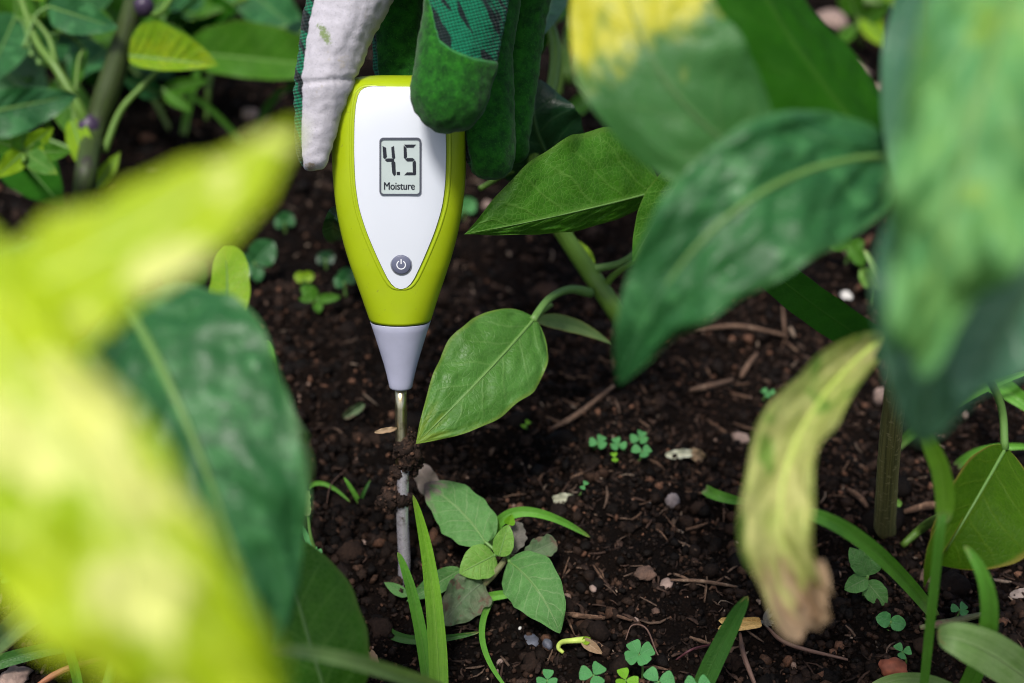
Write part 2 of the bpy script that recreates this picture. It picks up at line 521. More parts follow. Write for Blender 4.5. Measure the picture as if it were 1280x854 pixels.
# fibres
fx, fy = scatter(13000, -0.30, 0.34, -0.11, 0.42)
keep = rng.random(len(fx)) < np.where(fx > 0.01, 1.0, 0.30)
fx, fy = fx[keep], fy[keep]; N = len(fx)
ln = np.clip(np.exp(rng.normal(math.log(0.0034), 0.5, N)), 0.001, 0.013); wd = np.clip(np.exp(rng.normal(math.log(0.00032), 0.4, N)), 0.00015, 0.0011)
a = rng.uniform(0, 2 * np.pi, N); tilt = rng.normal(0, 0.28, N); bend = rng.normal(0, 0.22, N)
D = np.stack([np.cos(a) * np.cos(tilt), np.sin(a) * np.cos(tilt), np.sin(tilt)], -1)
Sd = np.stack([-np.sin(a), np.cos(a), np.zeros(N)], -1); Ud = np.cross(D, Sd)
ctr = np.stack([fx, fy, HG(fx, fy) + 0.0004 + np.abs(np.sin(tilt)) * ln * 0.35], -1)
secs = []
for k, (t, wk_) in enumerate(((-0.5, 0.55), (-0.17, 1.0), (0.17, 0.95), (0.5, 0.45))):
    c0 = ctr + D * (t * ln)[:, None] + Sd * (bend * ln * (t * t * 2))[:, None]
    for s1, s2 in ((1, 0.6), (-1, 0.6), (-1, -0.6), (1, -0.6)):
        secs.append(c0 + Sd * (wd * wk_ * s1)[:, None] + Ud * (wd * wk_ * s2)[:, None])
V = np.stack(secs, 1)
bf = []
for k in range(3):
    for j in range(4):
        bf.append((k * 4 + j, k * 4 + (j + 1) % 4, (k + 1) * 4 + (j + 1) % 4, (k + 1) * 4 + j))
bf += [(3, 2, 1, 0), (12, 13, 14, 15)]
F = (np.array(bf)[None] + (np.arange(N) * 16)[:, None, None]).reshape(-1, 4)
fp = np.array([(0.0171, 0.0107, 0.0084), (0.0378, 0.0233, 0.0179), (0.0765, 0.0514, 0.0381), (0.1710, 0.1310, 0.1008)])
pc = fp[rng.choice(4, N, p=[0.46, 0.32, 0.16, 0.06])] * rng.uniform(0.7, 1.2, (N, 1))
stuff_mesh('plant_fibres', V.reshape(-1, 3), F, np.repeat(pc, 16, 0), crumb_m, 'thin brown shreds of mulch and root fibre on the soil')

# ================================================================== MOISTURE METER
TOP = P(497, 95, 0.430)
AX = TOP.normalized()                                            # the probe enters the soil at the origin
mr = (CR - AX * CR.dot(AX)).normalized()
mf = mr.cross(AX).normalized()                                   # front normal
if mf.dot(CAM - TOP) < 0: mf = -mf
MM = Matrix((( mr.x, -mf.x, AX.x, 0), (mr.y, -mf.y, AX.y, 0), (mr.z, -mf.z, AX.z, 0), (0, 0, 0, 1)))
MI = MM.inverted()
def ML(px, py, y0=0.0):
    """pixel -> meter's own x, z on its plane y = y0"""
    a = MI @ CAM; b = MI @ P(px, py, 1.0)
    t = (y0 - a.y) / (b.y - a.y)
    q = a + (b - a) * t
    return q.x, q.z
meter = empty('moisture_meter', (0, 0, 0), 'lime green and white digital soil moisture meter pushed into the soil', 'moisture meter')
meter.matrix_world = MM
SC = abs(ML(600, 300)[0] - ML(500, 300)[0]) / 100                # metres per pixel at the meter
XC = ML(499, 250)[0]
def prof_tab(tab, y0=0.0):
    z = np.array([ML(499, y, y0 - np.interp(y, [150, 407, 440, 488], [0, 34 * SC, 22 * SC, 10 * SC]) * (y0 == 0))[1] for y, *_ in tab])
    cols = [np.array([t[i] for t in tab], float) * SC for i in range(1, len(tab[0]))]
    return z, cols
def axis_x(z):                                                   # the meter is not quite upright in the picture
    z1, x1 = ML(501, 480)[1], ML(501, 480)[0]; z2, x2 = ML(499, 150)[1], ML(499, 150)[0]
    return x1 + (x2 - x1) * (z - z1) / (z2 - z1)
BODY = [(94.6, 0.5, 0.5), (94.8, 24, 8), (95.3, 38, 14), (96.5, 48, 20), (99, 57, 27), (104, 65, 34), (113, 72, 39), (130, 78, 43), (155, 81.5, 45.5), (190, 82.5, 46.5), (230, 81.5, 46.5),
        (260, 78.5, 46), (280, 75.5, 45.5), (300, 71.5, 44.5), (330, 63.5, 42.5), (370, 50.5, 39.5), (407, 39, 36.5)]
bz, (bw, bt) = prof_tab(BODY)
def smooth_prof(zv, *arrs, n=90, passes=6, lo=7):
    # resample densely, smooth away from the cap
    zz = np.concatenate([zv[:lo], np.linspace(zv[lo - 1], zv[-1], n)[1:]])
    out = []
    for a in arrs:
        q = np.interp(-zz, -zv, a)
        for _ in range(passes):
            q[lo:-1] = 0.25 * q[lo - 1:-2] + 0.5 * q[lo:-1] + 0.25 * q[lo + 1:]
        out.append(q)
    return zz, out
zz, (ww, tt_) = smooth_prof(bz, bw, bt, passes=22)
NE = 3.0
def front(x, z):
    w = np.interp(-z, -zz, ww); t = np.interp(-z, -zz, tt_)
    q = min(abs(x - axis_x(z)) / w, 0.999)
    ne = NE - (NE - 2.1) * min(1, max(0, (ML(499, 330)[1] - z) / (ML(499, 330)[1] - ML(499, 407)[1])))
    return -t * (1 - q ** ne) ** (1 / ne)
def loft(rings, sides=64):
    verts, faces = [], []
    for z, w, t, ne in rings:
        for j in range(sides):
            th = 2 * math.pi * j / sides
            cx, sy_ = math.cos(th), math.sin(th)
            verts.append((axis_x(z) + w * math.copysign(abs(cx) ** (2 / ne), cx), t * math.copysign(abs(sy_) ** (2 / ne), sy_), z))
    for i in range(len(rings) - 1):
        for j in range(sides):
            k = (j + 1) % sides
            faces.append((i * sides + j, (i + 1) * sides + j, (i + 1) * sides + k, i * sides + k))
    faces.append(tuple(range(sides))); faces.append(tuple(range((len(rings) - 1) * sides, len(rings) * sides))[::-1])
    return verts, faces
z330, z407 = ML(499, 330)[1], float(zz[-1])
rings = []
for z, w, t in zip(zz, ww, tt_):
    ne = NE - (NE - 2.1) * min(1, max(0, (z330 - z) / (z330 - z407)))
    rings.append((z, w, t, ne))
n = NT('lime_plastic')
co = n.coord()
c = n.mix(n.ramp(n.noise(co, 60, 4, 0.6), 0.3, 0.7), (0.325, 0.430, 0.005), (0.350, 0.455, 0.008))
c = n.mix(n.math('MULTIPLY', n.ramp(n.noise(co, 700, 3, 0.6), 0.66, 0.74), 0.4), c, (0.20, 0.18, 0.05))
c = n.mix(n.math('MULTIPLY', n.ramp(n.noise(co, 35, 5, 0.7), 0.55, 0.75), 0.22), c, (0.30, 0.33, 0.04))
lime_m = n.done(n.bsdf(c, n.ramp(n.noise(co, 220, 3), 0.3, 0.7, 0.33, 0.44), n.bump(n.noise(co, 5200, 2), 0.10, 0.0002), spec=0.4))
v, f = loft(rings)
mesh('lime_shell', v, f, lime_m, meter, local=True)
seam_m = plain('dark_seam', (0.03, 0.035, 0.02), 0.6)
z408 = ML(499, 408.4, -34 * SC)[1]
wl, tl = ww[-1], tt_[-1]
v, f = loft([(z407 + 0.0002, wl * 0.975, tl * 0.975, 2.1), (z408 - 0.0002, wl * 0.975, tl * 0.975, 2.1)], 48)
mesh('seam', v, f, seam_m, meter, local=True)
CONE = [(408.4, 38.0, 36.0), (409.2, 38.3, 36.2), (417, 35.6, 34), (430, 31.0, 30), (445, 26.0, 25.5), (458, 21.8, 21.6), (470, 18.4, 18.4), (480, 16.0, 16), (485.5, 14.9, 14.9), (487.3, 14.0, 14.0), (488, 12.3, 12.3)]
cz, (cw, ct) = prof_tab(CONE)
grey_m = plain('lavender_grey_plastic', (0.40, 0.41, 0.53), 0.5, var=0.06, vscale=120, bumps=0.12, bscale=4000, bdist=0.0002)
v, f = loft([(a, b, c_, 2.05) for a, b, c_ in zip(cz, cw, ct)], 48)
mesh('nose_cone', v, f, grey_m, meter, local=True)
# white face panel
PANEL = [(109.2, 33), (109.8, 38), (111.5, 43), (115, 47.2), (121, 50.2), (132, 52.5), (150, 54.2), (190, 55.2), (230, 54.2), (260, 50.4), (290, 41.5), (320, 29.5), (338, 21.6), (349, 16.2), (356, 11.6), (360.4, 6.8), (362.2, 1.2)]
yoff = -45 * SC
pz, (pw,) = prof_tab(PANEL, yoff)
pzz = np.concatenate([pz[:6], np.linspace(pz[5], pz[-4], 60)[1:-1], pz[-4:]])
pww = np.interp(-pzz, -pz, pw)
for _ in range(8): pww[8:-5] = 0.25 * pww[7:-6] + 0.5 * pww[8:-5] + 0.25 * pww[9:-4]
PXC = ML(500, 200, yoff)[0] - axis_x(ML(500, 200, yoff)[1])
nc = 28
verts, faces = [], []
for z, w in zip(pzz, pww):
    for j in range(nc + 1):
        x = axis_x(z) + PXC + w * (j / nc * 2 - 1)
        verts.append((x, front(x, z) - 0.00028, z))
for i in range(len(pzz) - 1):
    for j in range(nc):
        k = i * (nc + 1) + j
        faces.append((k, k + nc + 1, k + nc + 2, k + 1))
white_m = plain('white_plastic', (0.64, 0.675, 0.74), 0.42, var=0.012, vscale=50, bumps=0.06, bscale=5000, bdist=0.0002, spec=0.35)
panel = mesh('face_panel', verts, faces, white_m, meter, local=True)
loop = [(axis_x(z) + PXC - w, z) for z, w in zip(pzz, pww)] + [(axis_x(z) + PXC + w, z) for z, w in zip(pzz[::-1], pww[::-1])]
# the dark gap round the panel
def ring_tube(loop, r, lift, sides=6):
    n_ = len(loop); verts, faces = [], []
    pts = [Vector((x, front(x, z) - lift, z)) for x, z in loop]
    for i, p in enumerate(pts):
        t = (pts[(i + 1) % n_] - pts[i - 1]).normalized()
        u = Vector((0, 1, 0)); u = (u - t * u.dot(t)).normalized(); w = t.cross(u)
        for j in range(sides):
            th = 2 * math.pi * j / sides
            verts.append(p + u * (math.cos(th) * r) + w * (math.sin(th) * r))
    for i in range(n_):
        for j in range(sides):
            k = (j + 1) % sides; i2 = (i + 1) % n_
            faces.append((i * sides + j, i * sides + k, i2 * sides + k, i2 * sides + j))
    return verts, faces
v, f = ring_tube(loop, 0.00017, 0.00012)
mesh('panel_gap', v, f, plain('gap_olive', (0.10, 0.12, 0.03), 0.6), panel, local=True)
# the shell's raised lip around the panel
lip = [(axis_x(z) + PXC + (x - axis_x(z) - PXC) * 1.0 + math.copysign(0.0011, x - axis_x(z) - PXC), z) for x, z in loop]
v, f = ring_tube(lip, 0.00062, -0.00038, 8)
mesh('shell_lip', v, f, lime_m, meter, local=True)
# screen
def fl(px, py, lift, y0=yoff):
    x, z = ML(px, py, y0)
    return (x, YS - lift, z)
YS = front(ML(500, 207, yoff)[0], ML(500, 207, yoff)[1]) - 0.00025
def rrect(x0, y0, x1, y1, r, k=6):
    pts = []
    for cx, cy, a0 in ((x1 - r, y0 + r, -90), (x1 - r, y1 - r, 0), (x0 + r, y1 - r, 90), (x0 + r, y0 + r, 180)):
        for i in range(k + 1):
            a = R(a0 + 90 * i / k); pts.append((cx + r * math.cos(a), cy + r * math.sin(a)))
    return pts
def plate(name, pts, lift, depth, mat, parent):
    a = [fl(x, y, lift) for x, y in pts]; b = [fl(x, y, lift - depth) for x, y in pts]
    n_ = len(pts)
    faces = [tuple(range(n_))] + [(i, n_ + i, n_ + (i + 1) % n_, (i + 1) % n_) for i in range(n_)]
    return mesh(name, a + b, faces, mat, parent, local=True, smooth=False)
lcd_m = plain('lcd_grey', (0.47, 0.54, 0.53), 0.22, var=0.03, vscale=150)
ink_m = plain('lcd_ink', (0.012, 0.014, 0.022), 0.4)
recess_shade_m = plain('recess_shade', (0.07, 0.075, 0.10), 0.4)  # dark ring paints the shadow along the recessed screen's edge
screen = plate('screen', rrect(476, 173.5, 525, 242, 4), 0.00012, 0.0006, lcd_m, meter)
o_, i_ = rrect(474.6, 171.8, 526.6, 243.6, 5), rrect(476.6, 174.4, 524.6, 241.8, 3.6)
nn = len(o_)
vv_ = [fl(*p, 0.00042) for p in o_] + [fl(*p, 0.00042) for p in i_] + [fl(*p, -0.0004) for p in o_] + [fl(*p, -0.0001) for p in i_]
ff_ = []
for i in range(nn):
    k = (i + 1) % nn
    ff_ += [(i, k, nn + k, nn + i), (i, 2 * nn + i, 2 * nn + k, k), (nn + i, nn + k, 3 * nn + k, 3 * nn + i)]
mesh('recess_shade_ring', vv_, ff_, recess_shade_m, screen, local=True, smooth=False)
segs4 = [[(478.8, 183), (482.6, 185), (483.6, 195.5), (481.4, 198.2), (479.6, 196.5)], [(489.6, 184.5), (492.6, 183), (494, 196.6), (492.4, 198.4), (490.4, 196)],
         [(482.2, 199.8), (484.2, 197.9), (490.6, 197.9), (492.4, 199.8), (490.6, 201.8), (484.2, 201.8)], [(489.8, 203.6), (492.4, 201.4), (494.2, 203.5), (494.8, 217.5), (492.8, 218.8), (490.8, 215.6)]]
segs5 = [[(506.2, 180.6), (519.4, 180.6), (516.6, 184.2), (508.8, 184.2)], [(505, 182.4), (508.2, 185.4), (508.8, 195.5), (507.0, 198.2), (505.2, 196.5)],
         [(507.6, 199.4), (509.6, 197.4), (515.8, 197.4), (517.8, 199.4), (515.8, 201.4), (509.6, 201.4)], [(516.2, 203.4), (518.8, 200.8), (520, 203), (520.2, 216.8), (518.6, 218.2), (516.6, 215)],
         [(506.4, 218.6), (509.4, 215.2), (515.4, 215.2), (517.8, 218.6)]]
def glyph(name, polys, mat, lift=0.0002):
    vs_, fs_ = [], []
    for p in polys:
        gx = sum(x for x, _ in p) / len(p); gy = sum(y for _, y in p) / len(p)
        p = [(gx + (x - gx) * 1.16, gy + (y - gy) * 1.10) for x, y in p]
        b0 = len(vs_); vs_ += [fl(x, y, lift) for x, y in p]; fs_.append(tuple(range(b0, b0 + len(p))))
    return mesh(name, vs_, fs_, mat, screen, local=True, smooth=False)
glyph('digit', segs4, ink_m); glyph('digit', segs5, ink_m)
glyph('decimal_point', [[(496.4, 214.6), (500, 214.6), (500, 218.4), (496.4, 218.4)]], ink_m)
cu = bpy.data.curves.new('lettering', 'FONT'); cu.body = 'Moisture'; cu.align_x = 'CENTER'; cu.offset = 0.0
tmp = bpy.data.objects.new('tmp_text', cu); col.objects.link(tmp)
bpy.context.view_layer.update()
tme = bpy.data.meshes.new_from_object(tmp.evaluated_get(bpy.context.evaluated_depsgraph_get()))
bpy.data.objects.remove(tmp)
tv = np.array([q.co[:] for q in tme.vertices])
wid = tv[:, 0].max() - tv[:, 0].min(); capz = tv[:, 1].max()
k_ = 38.0 / wid
verts, tfaces = [], []
for sh_i, (ox, oy) in enumerate(((-0.28, 0), (0.28, 0), (0, 0.2))):          # slightly bold print
    tfaces += [tuple(i + len(verts) for i in p.vertices) for p in tme.polygons]
    verts += [fl(499.5 + ox + (x - (tv[:, 0].max() + tv[:, 0].min()) / 2) * k_, 236.6 + oy - y * 9.2 / capz, 0.0002 + sh_i * 0.00001) for x, y, _ in tv]
mesh('lettering', verts, tfaces, ink_m, screen, local=True, smooth=False)
# power button
bx, bz_ = ML(501.5, 331, yoff)
YB = front(bx, bz_)
def disc(name, r_px, lift0, lift1, mat, parent, bev=0.8):
    vs_, fs_ = [], []
    prof_ = [(r_px, lift0), (r_px, lift1 - bev * SC * 0.6), (r_px - bev, lift1), (0.01, lift1)]
    for r_, l in prof_:
        for j in range(32):
            th = 2 * math.pi * j / 32
            vs_.append((bx + r_ * SC * math.cos(th), YB - l, bz_ + r_ * SC * math.sin(th)))
    for i in range(3):
        for j in range(32):
            k = (j + 1) % 32; fs_.append((i * 32 + j, i * 32 + k, (i + 1) * 32 + k, (i + 1) * 32 + j))
    return mesh(name, vs_, fs_, mat, parent, local=True)
ringo = disc('button_ring', 13.4, -0.001, 0.00042, plain('silver_rim', (0.45, 0.46, 0.50), 0.35, metallic=0.6), meter)
btn = disc('power_button', 12.2, -0.001, 0.00075, plain('slate_button', (0.115, 0.125, 0.19), 0.42, var=0.1), meter, bev=1.6)
ring_polys = []
for i in range(20):
    a0 = R(120 + (i) * 300 / 20); a1 = R(120 + (i + 1) * 300 / 20)
    ring_polys.append([(r_ * math.cos(a), r_ * math.sin(a)) for r_, a in ((5.9, a0), (5.9, a1), (4.6, a1), (4.6, a0))])
ring_polys.append([(-0.7, 1.0), (0.7, 1.0), (0.7, 7.2), (-0.7, 7.2)])
vs_, fs_ = [], []
for p in ring_polys:
    b0 = len(vs_); vs_ += [(bx + x * SC, YB - 0.00083, bz_ + y * SC) for x, y in p]; fs_.append(tuple(range(b0, b0 + 4)))
mesh('power_symbol', vs_, fs_, plain('symbol_white', (0.75, 0.76, 0.8), 0.5), btn, local=True, smooth=False)
# probe
n = NT('brass_rod'); co = n.coord()
brass_m = n.done(n.bsdf(n.mix(n.ramp(n.noise(co, 400, 4), 0.45, 0.7), (0.78, 0.68, 0.45), (0.50, 0.40, 0.24)), 0.30, None, 1.0))
n = NT('dull_steel'); co = n.coord()
cx_ = n.mix(n.ramp(n.noise(co, 260, 5, 0.65), 0.52, 0.70), (0.50, 0.47, 0.51), (0.10, 0.075, 0.06))
steel_m = n.done(n.bsdf(cx_, n.ramp(n.noise(co, 500, 3), 0.3, 0.7, 0.16, 0.30), n.bump(n.noise(co, 900, 2), 0.08, 0.0003), 0.62))
def mt(pts, radii, name, mat, n=20, sides=20):
    L_ = [Vector((axis_x(z) if False else x, 0, z)) for x, z in pts]
    v, f, uv = tube_data(L_, radii, n=n, sides=sides)
    return mesh(name, v, f, mat, meter, local=True, uv=uv)
a_, b_, c_ = ML(501, 484), ML(501.5, 545), ML(503, 640)
mt([a_, b_, ML(502, 580)], [7.7 * SC, 7.7 * SC], 'probe_rod', brass_m, 6)
mt([ML(504.5, 575), c_, ML(505.5, 700), (0, -0.002), (0.0003, -0.028)], [7.7 * SC, 8.2 * SC, 8.4 * SC, 8.2 * SC, 1.5 * SC], 'probe_tip', steel_m)

# wet soil sticking to the probe
mud_m = crumb_m
def mud(name, blobs, seed, label):
    rr = random.Random(seed); V_, F_, C_, off = [], [], [], 0
    org = None
    for px, py, dd, r_ in blobs:
        q = MM @ Vector((ML(px, py)[0], dd, ML(px, py)[1]))
        if org is None: org = q
        rad = r_ * SC * 1.22
        v, f = rock_data(q, (rad, rad, rad), seed + off, sub=3, amp=0.35, freq=2.4)
        V_.append(v); F_ += [tuple(i + off for i in x) for x in f]; off += len(v)
        for _ in range(60):
            dv = Vector((rr.gauss(0, 1), rr.gauss(0, 1), rr.gauss(0, 1))).normalized()
            q2 = q + dv * rad * rr.uniform(0.8, 1.08)
            s = rad * rr.uniform(0.07, 0.26)
            v, f = rock_data(q2, (s, s, s * 0.8), seed + off, sub=1, amp=0.4)
            V_.append(v); F_ += [tuple(i + off for i in x) for x in f]; off += len(v)
    v = np.concatenate(V_)
    o = mesh(name, v, F_, mud_m, None, smooth=True, origin=org)
    a = o.data.color_attributes.new('col', 'FLOAT_COLOR', 'POINT')
    cc = np.repeat(pal[rng.choice(4, len(v) // 6 + 1, p=[0.30, 0.38, 0.22, 0.10])], 6, 0)[:len(v)] * 2.2
    a.data.foreach_set('color', np.concatenate([cc, np.ones((len(v), 1))], 1).ravel())
    return tag(o, label, 'soil clod')
mud('soil_clod', [(506, 560, -0.001, 11), (514, 568, -0.001, 11), (508, 578, -0.001, 9), (496, 590, 0.0, 8), (509, 551, 0.0, 7), (518, 560, 0, 7), (520, 580, 0.001, 8), (491, 602, 0.001, 6), (517, 592, 0.001, 5), (511, 541, 0.001, 5), (516, 545, 0.001, 4), (498, 570, 0, 6)], 5, 'clod of wet dark soil clinging to the probe below the brass rod')
mud('soil_clod', [(490, 622, -0.001, 10), (502, 624, -0.0012, 8), (480, 627, 0.0, 8), (486, 634, 0, 7), (511, 622, 0.0, 6), (474, 631, 0.001, 5), (494, 613, 0, 6), (482, 615, 0.001, 5)], 900, 'lower soil clod stuck on the left of the grey probe tip')

mud('soil_clod', [(497, 724, -0.002, 6), (512, 727, -0.003, 5), (505, 731, -0.005, 5), (490, 729, 0, 5), (518, 722, 0.002, 5)], 1500, 'small heap of soil pushed up where the probe tip enters the ground')

# ================================================================== GLOVED HAND
chains = {  # px, py, depth, radius in px
    'front': [(612, -190, 0.424, 58), (600, -90, 0.416, 56), (583, 5, 0.4085, 53), (572, 70, 0.4065, 51), (561, 118, 0.4065, 47.5)],
    'right': [(640, -180, 0.436, 48), (618, -60, 0.440, 42), (604, 60, 0.440, 38), (606, 140, 0.438, 36), (612, 192, 0.436, 32)],
    'far': [(668, -190, 0.446, 44), (662, -60, 0.455, 36), (652, 30, 0.462, 30), (646, 110, 0.462, 24), (642, 170, 0.461, 20), (644, 188, 0.461, 17)],
    'back': [(520, -190, 0.440, 44), (504, -60, 0.452, 38), (497, 40, 0.454, 33), (500, 100, 0.452, 31), (505, 140, 0.449, 28)],
    'white': [(500, -190, 0.428, 60), (462, -60, 0.425, 52), (434, 0, 0.424, 49), (416, 52, 0.4235, 43), (404, 100, 0.4235, 37), (397, 140, 0.424, 29), (392, 178, 0.4245, 23), (391, 194, 0.4245, 20.5)],
    'palm': [(560, -200, 0.436, 95), (590, -330, 0.436, 110), (600, -470, 0.436, 105), (605, -620, 0.436, 92), (605, -780, 0.436, 100), (605, -1000, 0.436, 115)],
    'palm2': [(500, -230, 0.432, 62), (560, -420, 0.436, 95)],
    'palm3': [(640, -220, 0.44, 62), (625, -420, 0.438, 95)],
}
def dense(ch, n=22):
    pts = catmull([P(a, b, d) for a, b, d, _ in ch], n)
    rs = np.interp(np.linspace(0, 1, n), np.linspace(0, 1, len(ch)), [r_ * _k(d) for _, _, d, r_ in ch])
    return np.array([tuple(p) for p in pts]), rs
DC = {k: dense(c_, 64) for k, c_ in chains.items()}
bm = bmesh.new()
for k, (pts, rs) in DC.items():
    for i in range(len(pts)):
        m_ = Matrix.Translation(Vector(pts[i])) @ Matrix.Scale(rs[i], 4)
        bmesh.ops.create_icosphere(bm, subdivisions=2, radius=1.02, matrix=m_)
tmpm = bpy.data.meshes.new('tmp'); bm.to_mesh(tmpm); bm.free()
tmp = bpy.data.objects.new('tmp', tmpm); col.objects.link(tmp)
md = tmp.modifiers.new('r', 'REMESH'); md.mode = 'VOXEL'; md.voxel_size = 0.0009
md2 = tmp.modifiers.new('s', 'SMOOTH'); md2.factor = 0.5; md2.iterations = 7
bpy.context.view_layer.update()
hm = bpy.data.meshes.new_from_object(tmp.evaluated_get(bpy.context.evaluated_depsgraph_get()))
bpy.data.objects.remove(tmp)
hv = np.zeros(len(hm.vertices) * 3); hm.vertices.foreach_get('co', hv); hv = hv.reshape(-1, 3)
hnrm = np.zeros(len(hm.vertices) * 3); hm.vertices.foreach_get('normal', hnrm); hnrm = hnrm.reshape(-1, 3)
def dist_chain(v, key):
    pts, rs = DC[key]
    best = np.full(len(v), 1e9)
    for i in range(len(pts)):
        best = np.minimum(best, np.linalg.norm(v - pts[i], axis=1) - rs[i])
    return best
dd = {k: dist_chain(hv, k) for k in ('front', 'right', 'far', 'back', 'white')}
others = np.minimum.reduce([dd[k] for k in ('front', 'right', 'far', 'back')])
white_sd = others - dd['white']
camR, camU = np.array(CR), np.array(CU)
q = hv - np.array(CAM); qd = q @ np.array(CF)
hpx = 640 + (q @ camR) / (qd * SENSOR / LENS / W_PX); hpy = 427 - (q @ camU) / (qd * SENSOR / LENS / W_PX)
# cloth back of the thumb-side finger: beyond the suede cap's sewn edge; cloth strip along the outer side of the pale finger
is_front = np.minimum.reduce([dd[k] for k in ('right', 'far', 'back', 'white')]) - dd['front']
line = np.interp(hpx, [533, 537, 543, 550, 565, 590, 620, 650], [-60, 0, 30, 50, 62, 72, 77, 80])
knit_front = (line - hpy) * 0.00012
knit_front = np.minimum(np.minimum(knit_front, is_front + 0.002), (-(hnrm @ np.array(CF)) + 0.25) * 0.008)
nl = hnrm @ camR
knit_white = np.minimum((-nl - 0.55) * 0.009, white_sd + 0.001)
knit_back = np.minimum((-hpy - 75) * 0.00024, 0.01)
knit_side = np.minimum((-nl - 0.80) * 0.006, dd['white'] - dd['back'])
knit = np.maximum.reduce([knit_front, knit_white, knit_back, knit_side])
# soft creases and seams
white_ax = np.clip((hpy + 60) / 280, 0, 1)
disp = np.zeros(len(hv))
for cy, amp, slope in ((101, 0.0008, -0.10),):
    dline = (hpy - cy - slope * (hpx - 410)) / 3.2
    disp -= amp * np.exp(-dline ** 2) * (white_sd > 0)
disp += 0.0005 * gnoise(hpx / 34, hpy / 44, 50) * 1.0 + 0.0003 * gnoise(hpx / 9, hpy / 9, 51)
disp += np.where((knit < 0) & (white_sd < 0), 0.0006, 0.0) * np.clip(-knit / 0.0006, 0, 1)
disp += np.where((white_sd > 0), 0.0005, 0.0) * np.clip(-knit / 0.0006, 0, 1)
hv = hv + hnrm * disp[:, None]
org = P(545, -200, 0.436)
hm.vertices.foreach_set('co', (hv - np.array(org)).ravel())
hm.polygons.foreach_set('use_smooth', np.ones(len(hm.polygons), bool))
for nm, arr in (('white_sd', white_sd), ('knit_sd', knit), ('along', hpy * 0.00024), ('across', hpx * 0.00024)):
    a = hm.attributes.new(nm, 'FLOAT', 'POINT'); a.data.foreach_set('value', arr.astype(np.float32))
hm.update()
n = NT('garden_glove'); co = n.coord()
wsd, ksd = n.attr('white_sd', 'Fac'), n.attr('knit_sd', 'Fac')
al, ac = n.attr('along', 'Fac'), n.attr('across', 'Fac')
fz = n.noise(co, 1700, 3, 0.75); fz2 = n.noise(co, 330, 5, 0.72)
green = n.mix(n.ramp(fz2, 0.3, 0.72), (0.0030, 0.040, 0.0035), (0.015, 0.135, 0.006))
green = n.mix(n.math('MULTIPLY', n.ramp(fz, 0.55, 0.75), 0.75), green, (0.05, 0.22, 0.02))
white = n.mix(n.ramp(fz2, 0.3, 0.75), (0.50, 0.48, 0.53), (0.41, 0.395, 0.43))
white = n.mix(n.math('MULTIPLY', n.ramp(fz, 0.56, 0.70), 0.6), white, (0.25, 0.24, 0.27))
dirt = n.math('MULTIPLY', n.ramp(n.noise(co, 160, 5, 0.7), 0.60, 0.74), 0.55)
white = n.mix(dirt, white, (0.36, 0.31, 0.20))
# grass stain on the pale finger
def blob(a0, c0, ra, rc, rot=0.0):
    x = n.math('SUBTRACT', ac, c0); y = n.math('SUBTRACT', al, a0)
    xr_ = n.math('ADD', n.math('MULTIPLY', x, math.cos(rot)), n.math('MULTIPLY', y, math.sin(rot)))
    yr_ = n.math('SUBTRACT', n.math('MULTIPLY', y, math.cos(rot)), n.math('MULTIPLY', x, math.sin(rot)))
    d2 = n.math('ADD', n.math('POWER', n.math('ABSOLUTE', n.math('DIVIDE', xr_, rc)), 2.0), n.math('POWER', n.math('ABSOLUTE', n.math('DIVIDE', yr_, ra)), 2.0))
    d2 = n.math('ADD', d2, n.math('MULTIPLY', n.math('SUBTRACT', n.noise(co, 1100, 4, 0.75), 0.45), 4.5))
    return n.ramp(d2, 0.2, 1.5, 1.0, 0.0)
white = n.mix(n.math('MULTIPLY', blob(43 * 0.00024, 406 * 0.00024, 16 * 0.00024, 6 * 0.00024, -0.45), 0.85), white, (0.13, 0.20, 0.035))
white = n.mix(n.math('MULTIPLY', blob(208 * 0.00024, 389 * 0.00024, 7 * 0.00024, 7 * 0.00024), 0.7), white, (0.20, 0.14, 0.03))
ribs = n.math('SINE', n.math('MULTIPLY', n.math('ADD', al, n.math('MULTIPLY', ac, 0.22)), 2 * math.pi / (4.2 * 0.00024)))
stit = n.math('SINE', n.math('MULTIPLY', n.math('ADD', ac, n.math('MULTIPLY', al, -0.3)), 2 * math.pi / (4.6 * 0.00024)))
kn = n.math('ADD', n.math('MULTIPLY', ribs, 0.6), n.math('MULTIPLY', stit, 0.4))
strv = n.comb(n.math('MULTIPLY', n.math('SUBTRACT', ac, n.math('MULTIPLY', al, 0.45)), 210.0), n.math('MULTIPLY', al, 60.0))
blackk = n.ramp(n.noise(strv, 1.0, 1.5, 0.5, 0.4), 0.53, 0.57)
kc = n.mix(blackk, (0.003, 0.155, 0.075), (0.006, 0.018, 0.017))
kc = n.mix(n.ramp(kn, -0.7, 0.6), n.mix(1.0, kc, (0.35, 0.35, 0.35), 'MULTIPLY'), kc)
fw = n.ramp(wsd, -0.0002, 0.0002)
c = n.mix(fw, green, white)
fk = n.ramp(ksd, -0.00015, 0.00015)
c = n.mix(fk, c, kc)
thread = n.math('MULTIPLY', n.ramp(n.math('ABSOLUTE', n.math('ADD', ksd, 0.0002)), 0.0, 0.00030, 0.5, 0.0), n.math('SUBTRACT', 1.0, fw))
c = n.mix(thread, c, (0.05, 0.22, 0.08))
sue = n.math('ADD', n.math('MULTIPLY', fz, 0.5), n.math('MULTIPLY', fz2, 0.8))
hmix = n.node('ShaderNodeMix', dict(data_type='FLOAT'))
n.put(hmix.inputs[0], fk); n.put(hmix.inputs[2], sue); n.put(hmix.inputs[3], kn)
nor = n.bump(hmix.outputs[0], 0.55, 0.0005)
sh_ = n.node('ShaderNodeBsdfPrincipled')
